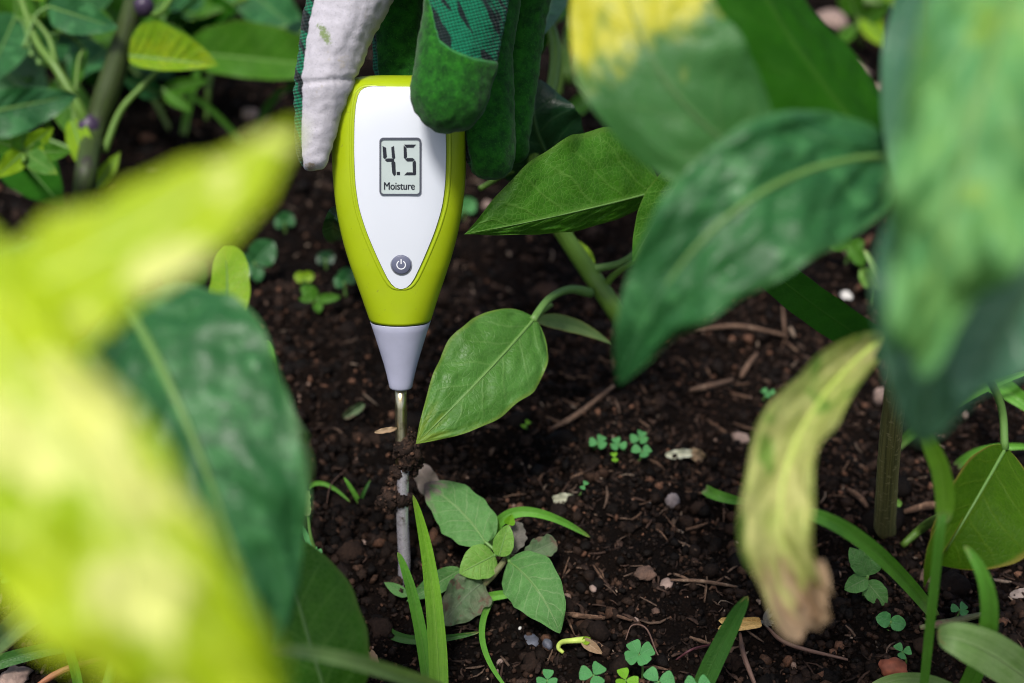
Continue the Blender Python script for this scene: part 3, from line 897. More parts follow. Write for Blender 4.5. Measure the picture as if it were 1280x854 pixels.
n.put(sh_.inputs['Base Color'], c); n.put(sh_.inputs['Roughness'], 0.9); n.put(sh_.inputs['Normal'], nor); n.put(sh_.inputs['Specular IOR Level'], 0.2)
n.put(sh_.inputs['Sheen Weight'], 0.18); n.put(sh_.inputs['Sheen Roughness'], 0.5); n.put(sh_.inputs['Sheen Tint'], n.mix(0.5, c, (1, 1, 1, 1)))
glove_m = n.done(sh_.outputs[0])
hm.materials.clear(); hm.materials.append(glove_m)
hand = bpy.data.objects.new('gloved_hand', hm); hand.location = org; col.objects.link(hand)
tag(hand, 'hand in a green and white gardening glove gripping the meter from above', 'hand')

# ================================================================== PLANTS
LM = {
 'mid':   leaf_mat('pepper_leaf_green', (0.050, 0.165, 0.010), (0.034, 0.118, 0.007), (0.13, 0.28, 0.045), 0.32, 0.5, 0.22, veins=7, vs=0.42, net=0.30, edge=(0.08, 0.19, 0.02), spots=((0.03, 0.05, 0.008), 0.735, 420)),
 'pale':  leaf_mat('pepper_leaf_soft_green', (0.070, 0.185, 0.036), (0.048, 0.140, 0.018), (0.16, 0.30, 0.08), 0.28, 0.46, 0.28, veins=6, vs=0.30, net=0.15, edge=(0.13, 0.23, 0.035), patch=((0.16, 0.26, 0.03), 0.74, 1.0), spots=((0.10, 0.075, 0.03), 0.735, 300)),
 'dark':  leaf_mat('pepper_leaf_dark', (0.010, 0.046, 0.018), (0.007, 0.032, 0.012), (0.05, 0.12, 0.04), 0.14, 0.36, 0.5, veins=5, vs=0.35, net=0.05),
 'blue':  leaf_mat('pepper_leaf_bluish', (0.024, 0.108, 0.032), (0.014, 0.074, 0.022), (0.075, 0.20, 0.08), 0.14, 0.42, 0.38, veins=7, vs=0.25, net=0.05, edge=(0.05, 0.16, 0.045), spots=((0.045, 0.17, 0.05), 0.56, 110)),
 'deep':  leaf_mat('pepper_leaf_deep_green', (0.018, 0.092, 0.004), (0.012, 0.066, 0.003), (0.035, 0.12, 0.010), 0.32, 0.6, 0.08, veins=6, vs=0.2, net=0.05, tcol=(1.1, 1.3, 0.3)),
 'teal':  leaf_mat('pepper_leaf_teal', (0.095, 0.215, 0.140), (0.055, 0.155, 0.100), (0.14, 0.28, 0.17), 0.3, 0.33, 0.5, veins=6, vs=0.2, net=0.0),
 'light': leaf_mat('pepper_leaf_light', (0.17, 0.36, 0.115), (0.105, 0.29, 0.125), (0.28, 0.45, 0.09), 0.3, 0.45, 0.35, veins=6, vs=0.5, net=0.0, spots=((0.25, 0.43, 0.07), 0.61, 75)),
 'ytip':  leaf_mat('pepper_leaf_yellow_tip', (0.048, 0.150, 0.042), (0.034, 0.120, 0.030), (0.10, 0.21, 0.06), 0.2, 0.44, 0.35, veins=6, vs=0.25, net=0.0,
                   patch=(((0.48, 0.46, 0.020), 0.52, 0.74), ((0.17, 0.36, 0.04), 0.80, 0.92)), spots=((0.36, 0.13, 0.03), 0.70, 90)),
 'lime':  leaf_mat('pepper_leaf_lime', (0.22, 0.36, 0.010), (0.15, 0.28, 0.008), (0.30, 0.42, 0.03), 0.35, 0.45, 0.4, veins=8, vs=0.5, net=0.2),
 'mottle':leaf_mat('pepper_leaf_mottled', (0.15, 0.29, 0.006), (0.28, 0.35, 0.008), (0.06, 0.15, 0.008), 0.3, 0.42, 0.4, veins=9, vs=0.8, net=0.2, edge=(0.06, 0.17, 0.01)),
 'yellow':leaf_mat('pepper_leaf_yellow', (0.54, 0.68, 0.020), (0.35, 0.54, 0.006), (0.70, 0.76, 0.10), 0.36, 0.42, 0.3, veins=6, vs=0.6, net=0.0, spots=((0.82, 0.86, 0.26), 0.52, 68), tcol=(1.1, 1.05, 0.5)),  # pale spots paint bright highlights into the yellow
 'curl':  leaf_mat('pepper_leaf_withering', (0.40, 0.48, 0.12), (0.56, 0.55, 0.21), (0.56, 0.58, 0.22), 0.3, 0.55, 0.25, veins=6, vs=0.4, net=0.1,
                   patch=((0.46, 0.32, 0.20), 0.76, 0.90), spots=((0.20, 0.33, 0.06), 0.56, 60)),
 'olive': leaf_mat('pepper_leaf_olive', (0.052, 0.125, 0.004), (0.038, 0.095, 0.003), (0.10, 0.18, 0.012), 0.42, 0.5, 0.12, veins=5, vs=0.35, net=0.15, edge=(0.20, 0.18, 0.03), tcol=(1.3, 1.3, 0.3)),
 'weed':  leaf_mat('weed_leaf', (0.085, 0.205, 0.062), (0.066, 0.165, 0.050), (0.22, 0.33, 0.15), 0.2, 0.62, 0.2, veins=6, vs=0.45, net=0.16, spots=((0.17, 0.13, 0.11), 0.70, 170)),
 'weedtip': leaf_mat('weed_leaf_purple_tip', (0.085, 0.205, 0.062), (0.066, 0.165, 0.050), (0.22, 0.33, 0.15), 0.2, 0.62, 0.2, veins=6, vs=0.45, net=0.16, patch=((0.17, 0.13, 0.115), 0.72, 0.95)),
 'weedy': leaf_mat('weed_leaf_young', (0.13, 0.27, 0.045), (0.10, 0.21, 0.035), (0.24, 0.36, 0.09), 0.25, 0.55, 0.3, veins=5, vs=0.55, net=0.25),
 'wilt':  leaf_mat('wilted_weed_leaf', (0.075, 0.125, 0.065), (0.11, 0.095, 0.075), (0.13, 0.17, 0.10), 0.15, 0.7, 0.25, veins=5, vs=0.3, net=0.3, spots=((0.11, 0.085, 0.055), 0.56, 230)),
 'grey':  leaf_mat('shrivelled_leaf', (0.13, 0.12, 0.105), (0.08, 0.075, 0.06), (0.18, 0.17, 0.14), 0.1, 0.8, 0.2, veins=5, vs=0.3, net=0.3),
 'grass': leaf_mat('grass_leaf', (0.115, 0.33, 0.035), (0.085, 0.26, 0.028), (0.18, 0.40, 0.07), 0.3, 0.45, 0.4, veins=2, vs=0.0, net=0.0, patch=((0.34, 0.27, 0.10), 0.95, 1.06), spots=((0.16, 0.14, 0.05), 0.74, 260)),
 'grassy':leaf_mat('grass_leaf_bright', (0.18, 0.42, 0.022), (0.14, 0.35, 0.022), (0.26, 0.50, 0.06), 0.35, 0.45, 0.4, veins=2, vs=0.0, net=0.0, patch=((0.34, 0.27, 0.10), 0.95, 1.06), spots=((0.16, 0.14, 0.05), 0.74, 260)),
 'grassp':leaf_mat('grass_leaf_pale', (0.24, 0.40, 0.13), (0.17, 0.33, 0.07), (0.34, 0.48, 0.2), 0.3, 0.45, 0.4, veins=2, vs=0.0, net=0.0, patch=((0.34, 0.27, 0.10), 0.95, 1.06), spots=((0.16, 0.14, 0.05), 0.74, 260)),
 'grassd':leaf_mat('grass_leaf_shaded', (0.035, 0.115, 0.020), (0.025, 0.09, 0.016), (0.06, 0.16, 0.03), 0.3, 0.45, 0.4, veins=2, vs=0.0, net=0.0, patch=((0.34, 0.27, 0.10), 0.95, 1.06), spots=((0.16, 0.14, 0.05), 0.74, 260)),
 'spotty':leaf_mat('spotted_blade', (0.20, 0.30, 0.10), (0.14, 0.25, 0.08), (0.28, 0.36, 0.14), 0.25, 0.5, 0.35, veins=4, vs=0.2, net=0.1, edge=(0.36, 0.38, 0.10), spots=((0.06, 0.05, 0.02), 0.68, 160)),
 'clover':leaf_mat('clover_leaf', (0.080, 0.26, 0.095), (0.060, 0.20, 0.070), (0.14, 0.34, 0.15), 0.25, 0.6, 0.3, veins=5, vs=0.2, net=0.1),
 'cloverl':leaf_mat('clover_leaf_lime', (0.17, 0.38, 0.020), (0.13, 0.31, 0.018), (0.25, 0.45, 0.06), 0.3, 0.55, 0.3, veins=5, vs=0.2, net=0.1),
 'tan':   leaf_mat('dry_petal', (0.42, 0.30, 0.19), (0.30, 0.19, 0.11), (0.50, 0.38, 0.25), 0.2, 0.75, 0.2, veins=4, vs=0.3, net=0.1),
 'cream': leaf_mat('pale_petal', (0.66, 0.66, 0.50), (0.54, 0.54, 0.40), (0.5, 0.55, 0.3), 0.25, 0.6, 0.3, veins=4, vs=0.2, net=0.0),
 'pinkg': leaf_mat('dry_pinkish_leaf', (0.36, 0.29, 0.26), (0.24, 0.19, 0.165), (0.4, 0.33, 0.3), 0.15, 0.75, 0.2, veins=5, vs=0.3, net=0.1),
}
SM = {
 'green': stem_mat('green_stem', (0.12, 0.23, 0.035), (0.085, 0.17, 0.022), None, rough=0.42, bumps=0.25),
 'rib':   stem_mat('leaf_rib', (0.13, 0.25, 0.06), (0.10, 0.21, 0.045), None, rough=0.45, bumps=0.15),
 'ribd':  stem_mat('leaf_rib_dark', (0.07, 0.15, 0.05), (0.05, 0.12, 0.035), None, rough=0.45, bumps=0.15),
 'riby':  stem_mat('leaf_rib_yellow', (0.50, 0.60, 0.14), (0.42, 0.55, 0.10), None, rough=0.45, bumps=0.15),
 'bark':  stem_mat('pepper_bark', (0.26, 0.23, 0.075), (0.10, 0.10, 0.032), (0.42, 0.36, 0.17), 500, 0.65, 0.9),
 'purple':stem_mat('purplish_stem', (0.045, 0.075, 0.014), (0.030, 0.042, 0.012), (0.030, 0.016, 0.026), 60, 0.5, 0.5),
 'node':  stem_mat('purple_node', (0.032, 0.016, 0.045), (0.07, 0.05, 0.085), None, rough=0.4, bumps=0.3),
 'weed':  stem_mat('weed_stem', (0.17, 0.17, 0.075), (0.11, 0.12, 0.05), (0.14, 0.07, 0.055), 400, 0.6, 0.4),
 'twig':  stem_mat('dry_twig', (0.18, 0.105, 0.065), (0.085, 0.048, 0.032), (0.27, 0.18, 0.12), 300, 0.75, 0.7),
 'wood':  stem_mat('dry_wood', (0.17, 0.09, 0.052), (0.055, 0.030, 0.019), (0.27, 0.16, 0.10), 300, 0.8, 0.9),
 'copper':stem_mat('copper_stalk', (0.36, 0.15, 0.07), (0.26, 0.10, 0.045), None, rough=0.5, bumps=0.4),
 'root':  stem_mat('thin_root', (0.15, 0.085, 0.060), (0.085, 0.045, 0.035), None, rough=0.6, bumps=0.4),
 'wine':  stem_mat('wine_stalk', (0.10, 0.028, 0.035), (0.06, 0.02, 0.025), None, rough=0.5, bumps=0.3),
}
CN = -CF                                                     # towards the photographer
def nrm(x, y, z): return (CR * x + CU * y + CN * z).normalized()   # picture right, up, out
UPN = Vector((0, 0, 1))

# ---- pepper plant beside the meter
root = GA(803, 450, -0.004)
pa = empty('pepper_plant', root, 'green pepper plant with leaning stem and broad leaves just right of the meter', 'pepper plant')
st = [root, P(778, 402, 0.515), P(735, 338, 0.505), P(705, 294, 0.498), P(672, 240, 0.492), P(668, 190, 0.50), P(690, 110, 0.52), P(694, 60, 0.53), P(684, 20, 0.54)]
tube('stem', st, [0.0042, 0.0036, 0.0033, 0.0030, 0.0026, 0.002, 0.0022, 0.0022, 0.002], SM['green'], pa, n=60, sides=14)
d = 0.452
leaf(pa, P(826, 238, 0.475), P(580, 293, 0.437), w2(27, d), w2(96, d), LM['mid'], mid=P(705, 268, 0.448), fa=-38, fb=10, nu=90, nv=20, wav=0.016, wk=4, jit=0.03, puck=0.010, curl=-16, lump=0.012, prof=(0.50, 1.12), seed=3, rib=SM['rib'], rib_r=0.00042,
     pet=[st[3], P(745, 262, 0.50), P(800, 240, 0.485)], pet_r=0.0011, label='broad bright green leaf pointing at the meter')
d = 0.452
leaf(pa, P(668, 398, 0.470), P(520, 555, 0.446), w2(58, d), w2(60, d), LM['pale'], mid=P(602, 472, 0.455), fa=14, fb=16, nu=80, nv=18, wav=0.014, wk=3.5, jit=0.03, puck=0.010, curl=-34, lump=0.015, prof=(0.56, 0.95), seed=5, rib=SM['rib'], rib_r=0.0006,
     pet=[P(738, 366, 0.502), P(712, 362, 0.492), P(686, 374, 0.480)], pet_r=0.0014, label='hanging leaf with yellowish rim beside the probe')
leaf(pa, P(668, 400, 0.50), P(766, 431, 0.512), w2(9, d), w2(12, d), LM['spotty'], mid=P(715, 405, 0.503), nu=30, nv=6, fa=10, fb=20, seed=6, rib=SM['rib'], rib_r=0.0003, pet=[P(690, 380, 0.498), P(676, 392, 0.499)], pet_r=0.0006)
leaf(pa, P(712, 232, 0.515), P(672, 98, 0.490), w2(72, d), w2(62, d), LM['dark'], mid=P(672, 165, 0.493), fa=12, fb=10, nu=50, nv=12, wav=0.02, puck=0.02, veins=5, curl=-20, prof=(0.55, 0.6), seed=8, rib=SM['ribd'], rib_r=0.0008,
     pet=[st[4], P(696, 236, 0.51)], pet_r=0.0012)
leaf(pa, P(858, 212, 0.462), P(790, 328, 0.455), w2(24, d), w2(30, d), LM['mid'], nu=40, nv=9, fa=20, fb=30, wav=0.02, seed=9, rib=SM['rib'], rib_r=0.0005, pet=[st[2], P(790, 320, 0.50), P(850, 240, 0.49)], pet_r=0.0011)
tube('petiole', [P(756, 358, 0.507), P(770, 342, 0.502), P(800, 326, 0.495), P(835, 330, 0.492)], [0.0014, 0.0011, 0.001], SM['green'], pa, n=16, sides=8)
leaf(pa, P(742, 333, 0.52), P(722, 300, 0.524), w2(8, d), w2(8, d), LM['lime'], nu=14, nv=4, seed=10)
tube('petiole', [P(669, 215, 0.50), P(640, 214, 0.50), P(600, 236, 0.49)], [0.0014, 0.001, 0.001], SM['green'], pa, n=14, sides=8)
# upper leaves behind the glove
leaf(pa, P(680, 20, 0.54), P(612, 110, 0.53), w2(30, d), w2(30, d), LM['deep'], nu=30, nv=8, seed=11, fa=20, fb=20)
leaf(pa, P(700, -40, 0.56), P(678, 46, 0.50), w2(26, d), w2(30, d), LM['blue'], nu=30, nv=8, seed=12, fa=20, fb=15, rib=SM['rib'], rib_r=0.0006, pet=[st[-1], P(694, -20, 0.55)])
leaf(pa, P(730, -30, 0.56), P(722, 70, 0.55), w2(15, d), w2(20, d), LM['mid'], nu=30, nv=8, seed=13, fa=30, fb=25, pet=[st[-1], P(716, -20, 0.55)], pet_r=0.001)

# ---- big pepper plant on the right, leaves near the lens
root = GA(1108, 668, -0.004)
pb = empty('pepper_plant', root, 'tall pepper plant with woody stem, yellow-tipped leaf and withered curled leaf', 'pepper plant')
sb_ = [root, GA(1106, 660, 0.002), P(1112, 560, 0.437), P(1122, 470, 0.402), P(1140, 330, 0.362), P(1150, 205, 0.335), P(1170, 60, 0.310), P(1200, -90, 0.288)]
tube('stem', sb_, [0.0042, 0.0037, 0.0034, 0.0031, 0.0027, 0.0025, 0.0022, 0.002], SM['bark'], pb, n=70, sides=16, rough=0.03)
d = 0.297
leaf(pb, P(990, 232, 0.304), P(775, -95, 0.300), w2(92, d), w2(104, d), LM['ytip'], mid=P(826, 92, 0.294), fa=10, fb=6, nu=50, nv=12, wav=0.012, puck=0.006, lump=0.02, curl=-14, prof=(0.62, 0.62), seed=20, rib=SM['ribd'], rib_r=0.0004,
     pet=[sb_[5], P(1080, 232, 0.314)], pet_r=0.0012, normal=nrm(-0.25, 0.1, 1), label='grey-green leaf yellowing at its tip')
leaf(pb, P(1115, 205, 0.320), P(868, -170, 0.327), w2(125, d), w2(112, d), LM['deep'], mid=P(985, 40, 0.320), fa=6, fb=-28, nu=50, nv=12, wav=0.012, puck=0.006, curl=-10, lump=0.02, prof=(0.55, 0.75), seed=21, pet=[sb_[5], P(1135, 212, 0.318)], pet_r=0.0013,
     normal=nrm(0.5, -0.35, 0.8), label='deep green shaded leaf')  # separate leaf; its darker green stands in for a half folded from light
leaf(pb, P(1112, 196, 0.307), P(773, 482, 0.300), w2(96, d), w2(80, d), LM['blue'], mid=P(908, 272, 0.282), fa=22, fb=10, nu=60, nv=14, wav=0.022, wk=3.2, puck=0.022, lump=0.035, curl=-22, prof=(0.50, 0.92), seed=22, rib=SM['rib'], rib_r=0.0009, pet=[sb_[5], P(1136, 196, 0.312)], pet_r=0.0014,
     label='drooping dark bluish green leaf with pale midrib')
leaf(pb, P(1290, -110, 0.222), P(1142, 452, 0.218), w2(120, 0.207), w2(88, 0.207), LM['light'], mid=P(1206, 190, 0.204), fa=14, fb=12, nu=60, nv=14, wav=0.10, wk=3.4, puck=0.03, lump=0.05, curl=-25, prof=(0.45, 0.75), seed=23, rib=SM['rib'], rib_r=0.001, pet=[sb_[7], P(1290, -160, 0.232)], pet_r=0.0012,
     label='pale green puckered leaf hanging close to the lens')
leaf(pb, P(1225, 180, 0.260), P(1150, 556, 0.247), w2(104, 0.247), w2(88, 0.247), LM['teal'], mid=P(1180, 380, 0.240), fa=14, fb=18, nu=40, nv=10, wav=0.03, puck=0.02, lump=0.06, normal=nrm(-0.2, 0.5, 1), seed=24, rib=SM['ribd'], rib_r=0.0008, pet=[sb_[5], P(1190, 190, 0.282)], pet_r=0.001)
leaf(pb, P(1330, 300, 0.227), P(1195, 500, 0.232), w2(70, 0.232), w2(70, 0.232), LM['teal'], fa=20, fb=10, nu=36, nv=9, wav=0.02, puck=0.03, seed=25, rib=SM['ribd'], rib_r=0.0007, pet=[sb_[6], P(1300, 200, 0.242)], pet_r=0.001)
leaf(pb, P(1160, -60, 0.292), P(1132, 300, 0.297), w2(50, 0.292), w2(45, 0.292), LM['teal'], fa=24, fb=24, nu=36, nv=9, wav=0.02, seed=26, rib=SM['ribd'], rib_r=0.0006, pet=[sb_[6], P(1168, -20, 0.292)], pet_r=0.001)
leaf(pb, P(1102, 424, 0.327), P(1012, 776, 0.300), w2(54, 0.302), w2(66, 0.302), LM['curl'], mid=P(983, 586, 0.294), fa=26, fb=34, nu=64, nv=14, wav=0.045, wk=3.4, puck=0.022, lump=0.05, curl=48, prof=(0.50, 0.30), seed=27, jit=0.09, rib=SM['riby'], rib_r=0.0006,
     pet=[sb_[4], P(1125, 385, 0.337)], pet_r=0.001, label='withered yellow leaf with dry brown curled tip')
leaf(pb, P(1024, 700, 0.298), P(1018, 786, 0.302), w2(17, 0.302), w2(18, 0.302), LM['tan'], fa=45, fb=50, nu=30, nv=8, wav=0.12, lump=0.15, prof=(0.35, 0.3), jit=0.16, seed=33, name='dry_leaf_tip')
# side shoot: a leaf with long petiole near the right border
leaf(pb, P(1257, 560, 0.415), P(1172, 706, 0.405), w2(88, 0.41), w2(34, 0.41), LM['olive'], mid=P(1216, 632, 0.402), fa=-12, fb=40, nu=50, nv=12, wav=0.015, puck=0.008, veins=5, prof=(0.7, 0.7), seed=28, rib=SM['rib'], rib_r=0.0006,
     pet=[P(1205, 380, 0.34), P(1232, 462, 0.395), P(1252, 510, 0.412)], pet_r=0.0012, label='olive green leaf on a long arched petiole')
tube('petiole', [P(1160, 250, 0.335), P(1185, 320, 0.335), P(1207, 385, 0.342)], [0.0015, 0.0013], SM['green'], pb, n=14, sides=8)
leaf(pb, P(1205, 636, 0.404), P(1155, 735, 0.40), w2(8, 0.41), w2(14, 0.41), LM['olive'], mid=P(1176, 680, 0.398), fa=30, fb=30, nu=24, nv=5, seed=29)
leaf(pb, GA(1232, 580, 0.02), GA(1207, 585, 0.012), w2(9, 0.41), w2(9, 0.41), LM['cream'], nu=14, nv=4, seed=30)
tube('side_shoot', [GA(1128, 682, 0.0), GA(1160, 655, 0.012), P(1205, 636, 0.404)], [0.0012, 0.0016, 0.0018], SM['green'], pb, n=18, sides=8)

# ---- yellowing pepper plant on the left, close to the lens
q = P(-260, 430, 0.205)
root = Vector((q.x, q.y, HF(q.x, q.y) - 0.004))
pl = empty('pepper_plant', root, 'pepper plant with large bright yellow leaves hanging close to the lens', 'pepper plant')
top = Vector((q.x, q.y, q.z + 0.03))
sl = [root, root.lerp(q, 0.33) + Vector((0.004, 0, 0)), root.lerp(q, 0.66) - Vector((0.003, 0, 0)), q, top]
tube('stem', sl, [0.0045, 0.004, 0.0036, 0.003, 0.0025], SM['bark'], pl, n=40, sides=14, rough=0.03)
leaf(pl, P(-110, 420, 0.170), P(374, 152, 0.170), w2(80, 0.168), w2(126, 0.168), LM['yellow'], mid=P(140, 308, 0.163), fa=10, fb=14, nu=50, nv=12, wav=0.008, puck=0.02, lump=0.03, curl=-12, prof=(0.42, 0.80), seed=40, rib=SM['riby'], rib_r=0.0007, pet=[q, P(-180, 415, 0.18)], pet_r=0.0012, normal=nrm(-0.15, 0.6, 1),
     label='bright yellow leaf with a pointed tip')
leaf(pl, P(-110, 250, 0.168), P(345, 890, 0.156), w2(96, 0.156), w2(168, 0.156), LM['yellow'], mid=P(104, 590, 0.152), fa=8, fb=10, nu=60, nv=14, wav=0.02, puck=0.03, lump=0.06, curl=-8, prof=(0.40, 0.50), seed=41, rib=SM['riby'], rib_r=0.0007, pet=[q, P(-180, 300, 0.185)], pet_r=0.0012, normal=nrm(-0.35, 0.45, 1),
     label='broad yellow-green leaf hanging downwards')
leaf(pl, P(158, 384, 0.305), P(338, 815, 0.292), w2(128, 0.295), w2(95, 0.295), LM['blue'], mid=P(240, 545, 0.285), fa=12, fb=16, nu=60, nv=14, wav=0.02, puck=0.016, lump=0.035, curl=-20, prof=(0.38, 0.62), seed=42, rib=SM['rib'], rib_r=0.0014, pet=[sl[3], P(60, 300, 0.27), P(120, 320, 0.30)], pet_r=0.0014,
     label='dark bluish green leaf under the yellow ones')
leaf(pl, P(276, 418, 0.372), P(280, 308, 0.385), w2(22, 0.38), w2(28, 0.38), LM['lime'], mid=P(284, 362, 0.375), fa=-34, fb=18, nu=36, nv=9, wav=0.02, prof=(0.42, 0.4), seed=43, rib=SM['rib'], rib_r=0.0005, label='small upright lime leaf',
     pet=[P(378, 548, 0.33), P(350, 500, 0.345), P(310, 450, 0.36)], pet_r=0.0014)
tube('side_shoot', [Vector((root.x + 0.002, root.y, root.z + 0.02)), GA(150, 800, 0.02), P(330, 700, 0.315), P(384, 600, 0.318), P(378, 548, 0.33)], [0.002, 0.0016, 0.0012, 0.0012], SM['green'], pl, n=40, sides=8)

# ---- low leaf at the lower border
root = GA(440, 1010, -0.003)
pm = empty('young_pepper_plant', root, 'young low pepper plant with a broad green leaf below the yellow one', 'pepper plant')
tube('stem', [root, GA(430, 960, 0.012), P(418, 905, 0.37)], [0.0018, 0.0015, 0.0013], SM['green'], pm, n=16, sides=8)
leaf(pm, P(418, 900, 0.372), P(352, 668, 0.388), w2(60, 0.37), w2(72, 0.37), LM['mid'], mid=P(382, 785, 0.366), fa=15, fb=8, nu=50, nv=12, wav=0.012, puck=0.012, curl=-20, prof=(0.5, 0.62), seed=45, rib=SM['rib'], rib_r=0.0006)
leaf(pm, P(420, 905, 0.372), P(520, 1010, 0.372), w2(40, 0.37), w2(40, 0.37), LM['mid'], nu=24, nv=8, seed=46, rib=SM['rib'], rib_r=0.0005)

# ---- background pepper plants, top left
def bush(name, root, label, specs, stems):
    e = empty(name, root, label, 'pepper plant')
    for pts, rad, m in stems: tube('stem', pts, rad, SM[m], e, n=40, sides=12, rough=0.02)
    sp_ = [p for pts, _, _ in stems for p in catmull(pts, 30)]
    for i, s in enumerate(specs):
        b, t, wa, wb, m, kw = s
        if 'pet' not in kw:
            near = min(sp_, key=lambda p: (p - b).length)
            if (near - b).length > 0.002: kw['pet'] = [near, near.lerp(b, 0.55) + Vector((0, 0, 0.12 * (near - b).length))]
        leaf(e, b, t, wa, wb, LM[m], seed=60 + i, nu=36, nv=9, rib=SM['rib'], rib_r=0.0006, **kw)
    return e
root = GA(100, 330, -0.004)
D = 0.60
bush('pepper_plant', root, 'background pepper plant with thick purplish forked stem', [
    (P(60, 8, D), P(148, 36, D - 0.02), w2(22, D), w2(24, D), 'blue', dict(wav=0.02, pet=[P(30, 60, D), P(45, 20, D)])),
    (P(162, 70, D - 0.01), P(274, 82, D - 0.02), w2(46, D), w2(14, D), 'mottle', dict(wav=0.01, puck=0.03, fb=45, prof=(0.45, 0.9), pet=[P(152, 60, D), P(158, 66, D)])),
    (P(-60, 150, 0.33), P(100, 118, 0.345), w2(26, 0.33), w2(34, 0.33), 'blue', dict(wav=0.03, puck=0.03, pet=[P(-50, 240, 0.46), P(-70, 190, 0.40)])),
    (P(90, 150, D), P(112, 225, D - 0.02), w2(16, D), w2(14, D), 'lime', dict(fa=30, pet=[P(108, 150, D), P(96, 146, D)])),
    (P(120, 235, D), P(150, 190, D), w2(10, D), w2(10, D), 'lime', dict()),
    (P(70, 100, D + 0.02), P(120, 190, D + 0.02), w2(26, D), w2(26, D), 'mid', dict(pet=[P(85, 110, D), P(80, 102, D + 0.01)])),
    (P(20, 20, D + 0.03), P(-20, 110, D), w2(30, D), w2(30, D), 'blue', dict(pet=[P(40, 70, D), P(30, 30, D + 0.02)])),
    (P(10, 180, D), P(80, 260, D - 0.02), w2(34, D), w2(34, D), 'deep', dict(pet=[P(100, 190, D), P(40, 170, D)])),
    (P(20, 40, D + 0.05), P(20, -70, D + 0.04), w2(30, D), w2(30, D), 'mid', dict(pet=[P(50, 80, D), P(30, 50, D + 0.03)])),
    (P(90, 5, D + 0.03), P(150, -50, D + 0.02), w2(30, D), w2(30, D), 'blue', dict()),
    (P(105, 60, D + 0.03), P(90, 120, D), w2(8, D), w2(8, D), 'mid', dict()),
    (P(-20, 60, D + 0.08), P(60, 150, D + 0.08), w2(50, D), w2(50, D), 'blue', dict(wav=0.02)),
  ], [([root, P(106, 230, 0.575), P(116, 170, D), P(136, 110, D), P(158, 40, D - 0.005), P(172, -20, D - 0.01), P(190, -120, D - 0.02)], [0.0045, 0.0044, 0.0046, 0.0054, 0.0046, 0.004, 0.003], 'purple'),
      ([P(112, 162, D), P(96, 130, D - 0.005), P(70, 85, D - 0.005), P(45, 50, D), P(20, -20, D + 0.01)], [0.0026, 0.0022, 0.0018, 0.0016, 0.0014], 'green'),
      ([P(70, 85, D - 0.004), P(62, 50, D), P(40, 20, D)], [0.0014, 0.0012, 0.001], 'green'),
      ([P(130, 190, D), P(150, 140, D), P(176, 110, D), P(200, 86, D)], [0.0016, 0.0014, 0.0013, 0.001], 'green'),
      ([P(170, -4, D - 0.012), P(196, 18, D - 0.01), P(226, -20, D)], [0.0018, 0.0015, 0.001], 'green'),
      ([P(92, 150, D), P(98, 80, D), P(105, 62, D)], [0.001, 0.0009, 0.0008], 'green')])
for c_, s_ in (((112, 160, D), 1.0), ((180, 8, D - 0.012), 0.8)):
    q = P(*c_)
    v, f = rock_data(q, (0.0052 * s_, 0.0052 * s_, 0.006 * s_), 3, sub=3, amp=0.12)
    mesh('node', v, f, SM['node'], [o for o in bpy.data.objects if o.get('label', '').startswith('background pepper plant with thick')][0])
D = 0.70
root = GA(300, 60, -0.004)
bush('pepper_plant', root, 'background pepper plant with a wide light green leaf left of the glove', [
    (P(236, 66, 0.70), P(420, 84, 0.67), w2(44, D), w2(24, D), 'mid', dict(wav=0.02, fb=35, prof=(0.5, 0.6), pet=[P(285, 20, 0.75), P(240, 50, 0.72)])),
    (P(290, -30, 0.74), P(385, 50, 0.70), w2(36, D), w2(30, D), 'blue', dict(wav=0.02, pet=[P(285, -10, 0.75), P(286, -28, 0.75)])),
    (P(385, 30, 0.70), P(346, 82, 0.685), w2(18, D), w2(18, D), 'dark', dict()),
    (P(280, 0, 0.74), P(186, -10, 0.72), w2(30, D), w2(30, D), 'blue', dict(pet=[P(286, 10, 0.75), P(284, 4, 0.745)])),
    (P(282, 10, 0.77), P(225, 60, 0.76), w2(34, D), w2(34, D), 'deep', dict()),
    (P(250, -60, 0.78), P(330, 10, 0.78), w2(44, D), w2(44, D), 'deep', dict()),
  ], [([root, P(290, 40, 0.76), P(286, -30, 0.75), P(290, -120, 0.74)], [0.004, 0.0035, 0.003, 0.0025], 'green'),
      ([P(292, 50, 0.77), P(270, 66, 0.74), P(262, 100, 0.72), P(258, 150, GA(258, 150, 0.01) and gd(258, 150, 0.01))], [0.002, 0.0016, 0.0014, 0.001], 'green')])
root = GA(205, 135, -0.004)
bush('pepper_seedling', root, 'small shaded pepper seedling on the soil behind the yellow leaf', [
    (P(205, 112, 0.68), P(262, 100, 0.66), w2(9, D), w2(9, D), 'mid', dict()),
    (P(200, 118, 0.68), P(150, 96, 0.66), w2(12, D), w2(12, D), 'blue', dict()),
    (P(206, 115, 0.67), P(240, 140, 0.66), w2(8, D), w2(8, D), 'mid', dict()),
  ], [([root, P(206, 128, 0.69), P(203, 112, 0.68)], [0.0015, 0.0012, 0.001], 'green')])
root = GA(150, 60, -0.004)
bush('pepper_plant', root, 'leafy background pepper plant behind the purplish forked stem', [
    (P(150 + 40 * math.cos(a), 20 + 30 * math.sin(a), 0.78), P(150 + 150 * math.cos(a + 0.2), 20 + 90 * math.sin(a + 0.2), 0.74 + 0.03 * math.sin(3 * a)), w2(36, D), w2(36, D), ('mid', 'blue', 'deep')[i % 3], dict(wav=0.02, pet=[P(150, 20, 0.79)]))
    for i, a in enumerate(np.linspace(0.2, 6.0, 9))], [([root, P(150, 20, 0.79), P(150, -60, 0.78)], [0.0035, 0.003, 0.0025], 'green')])
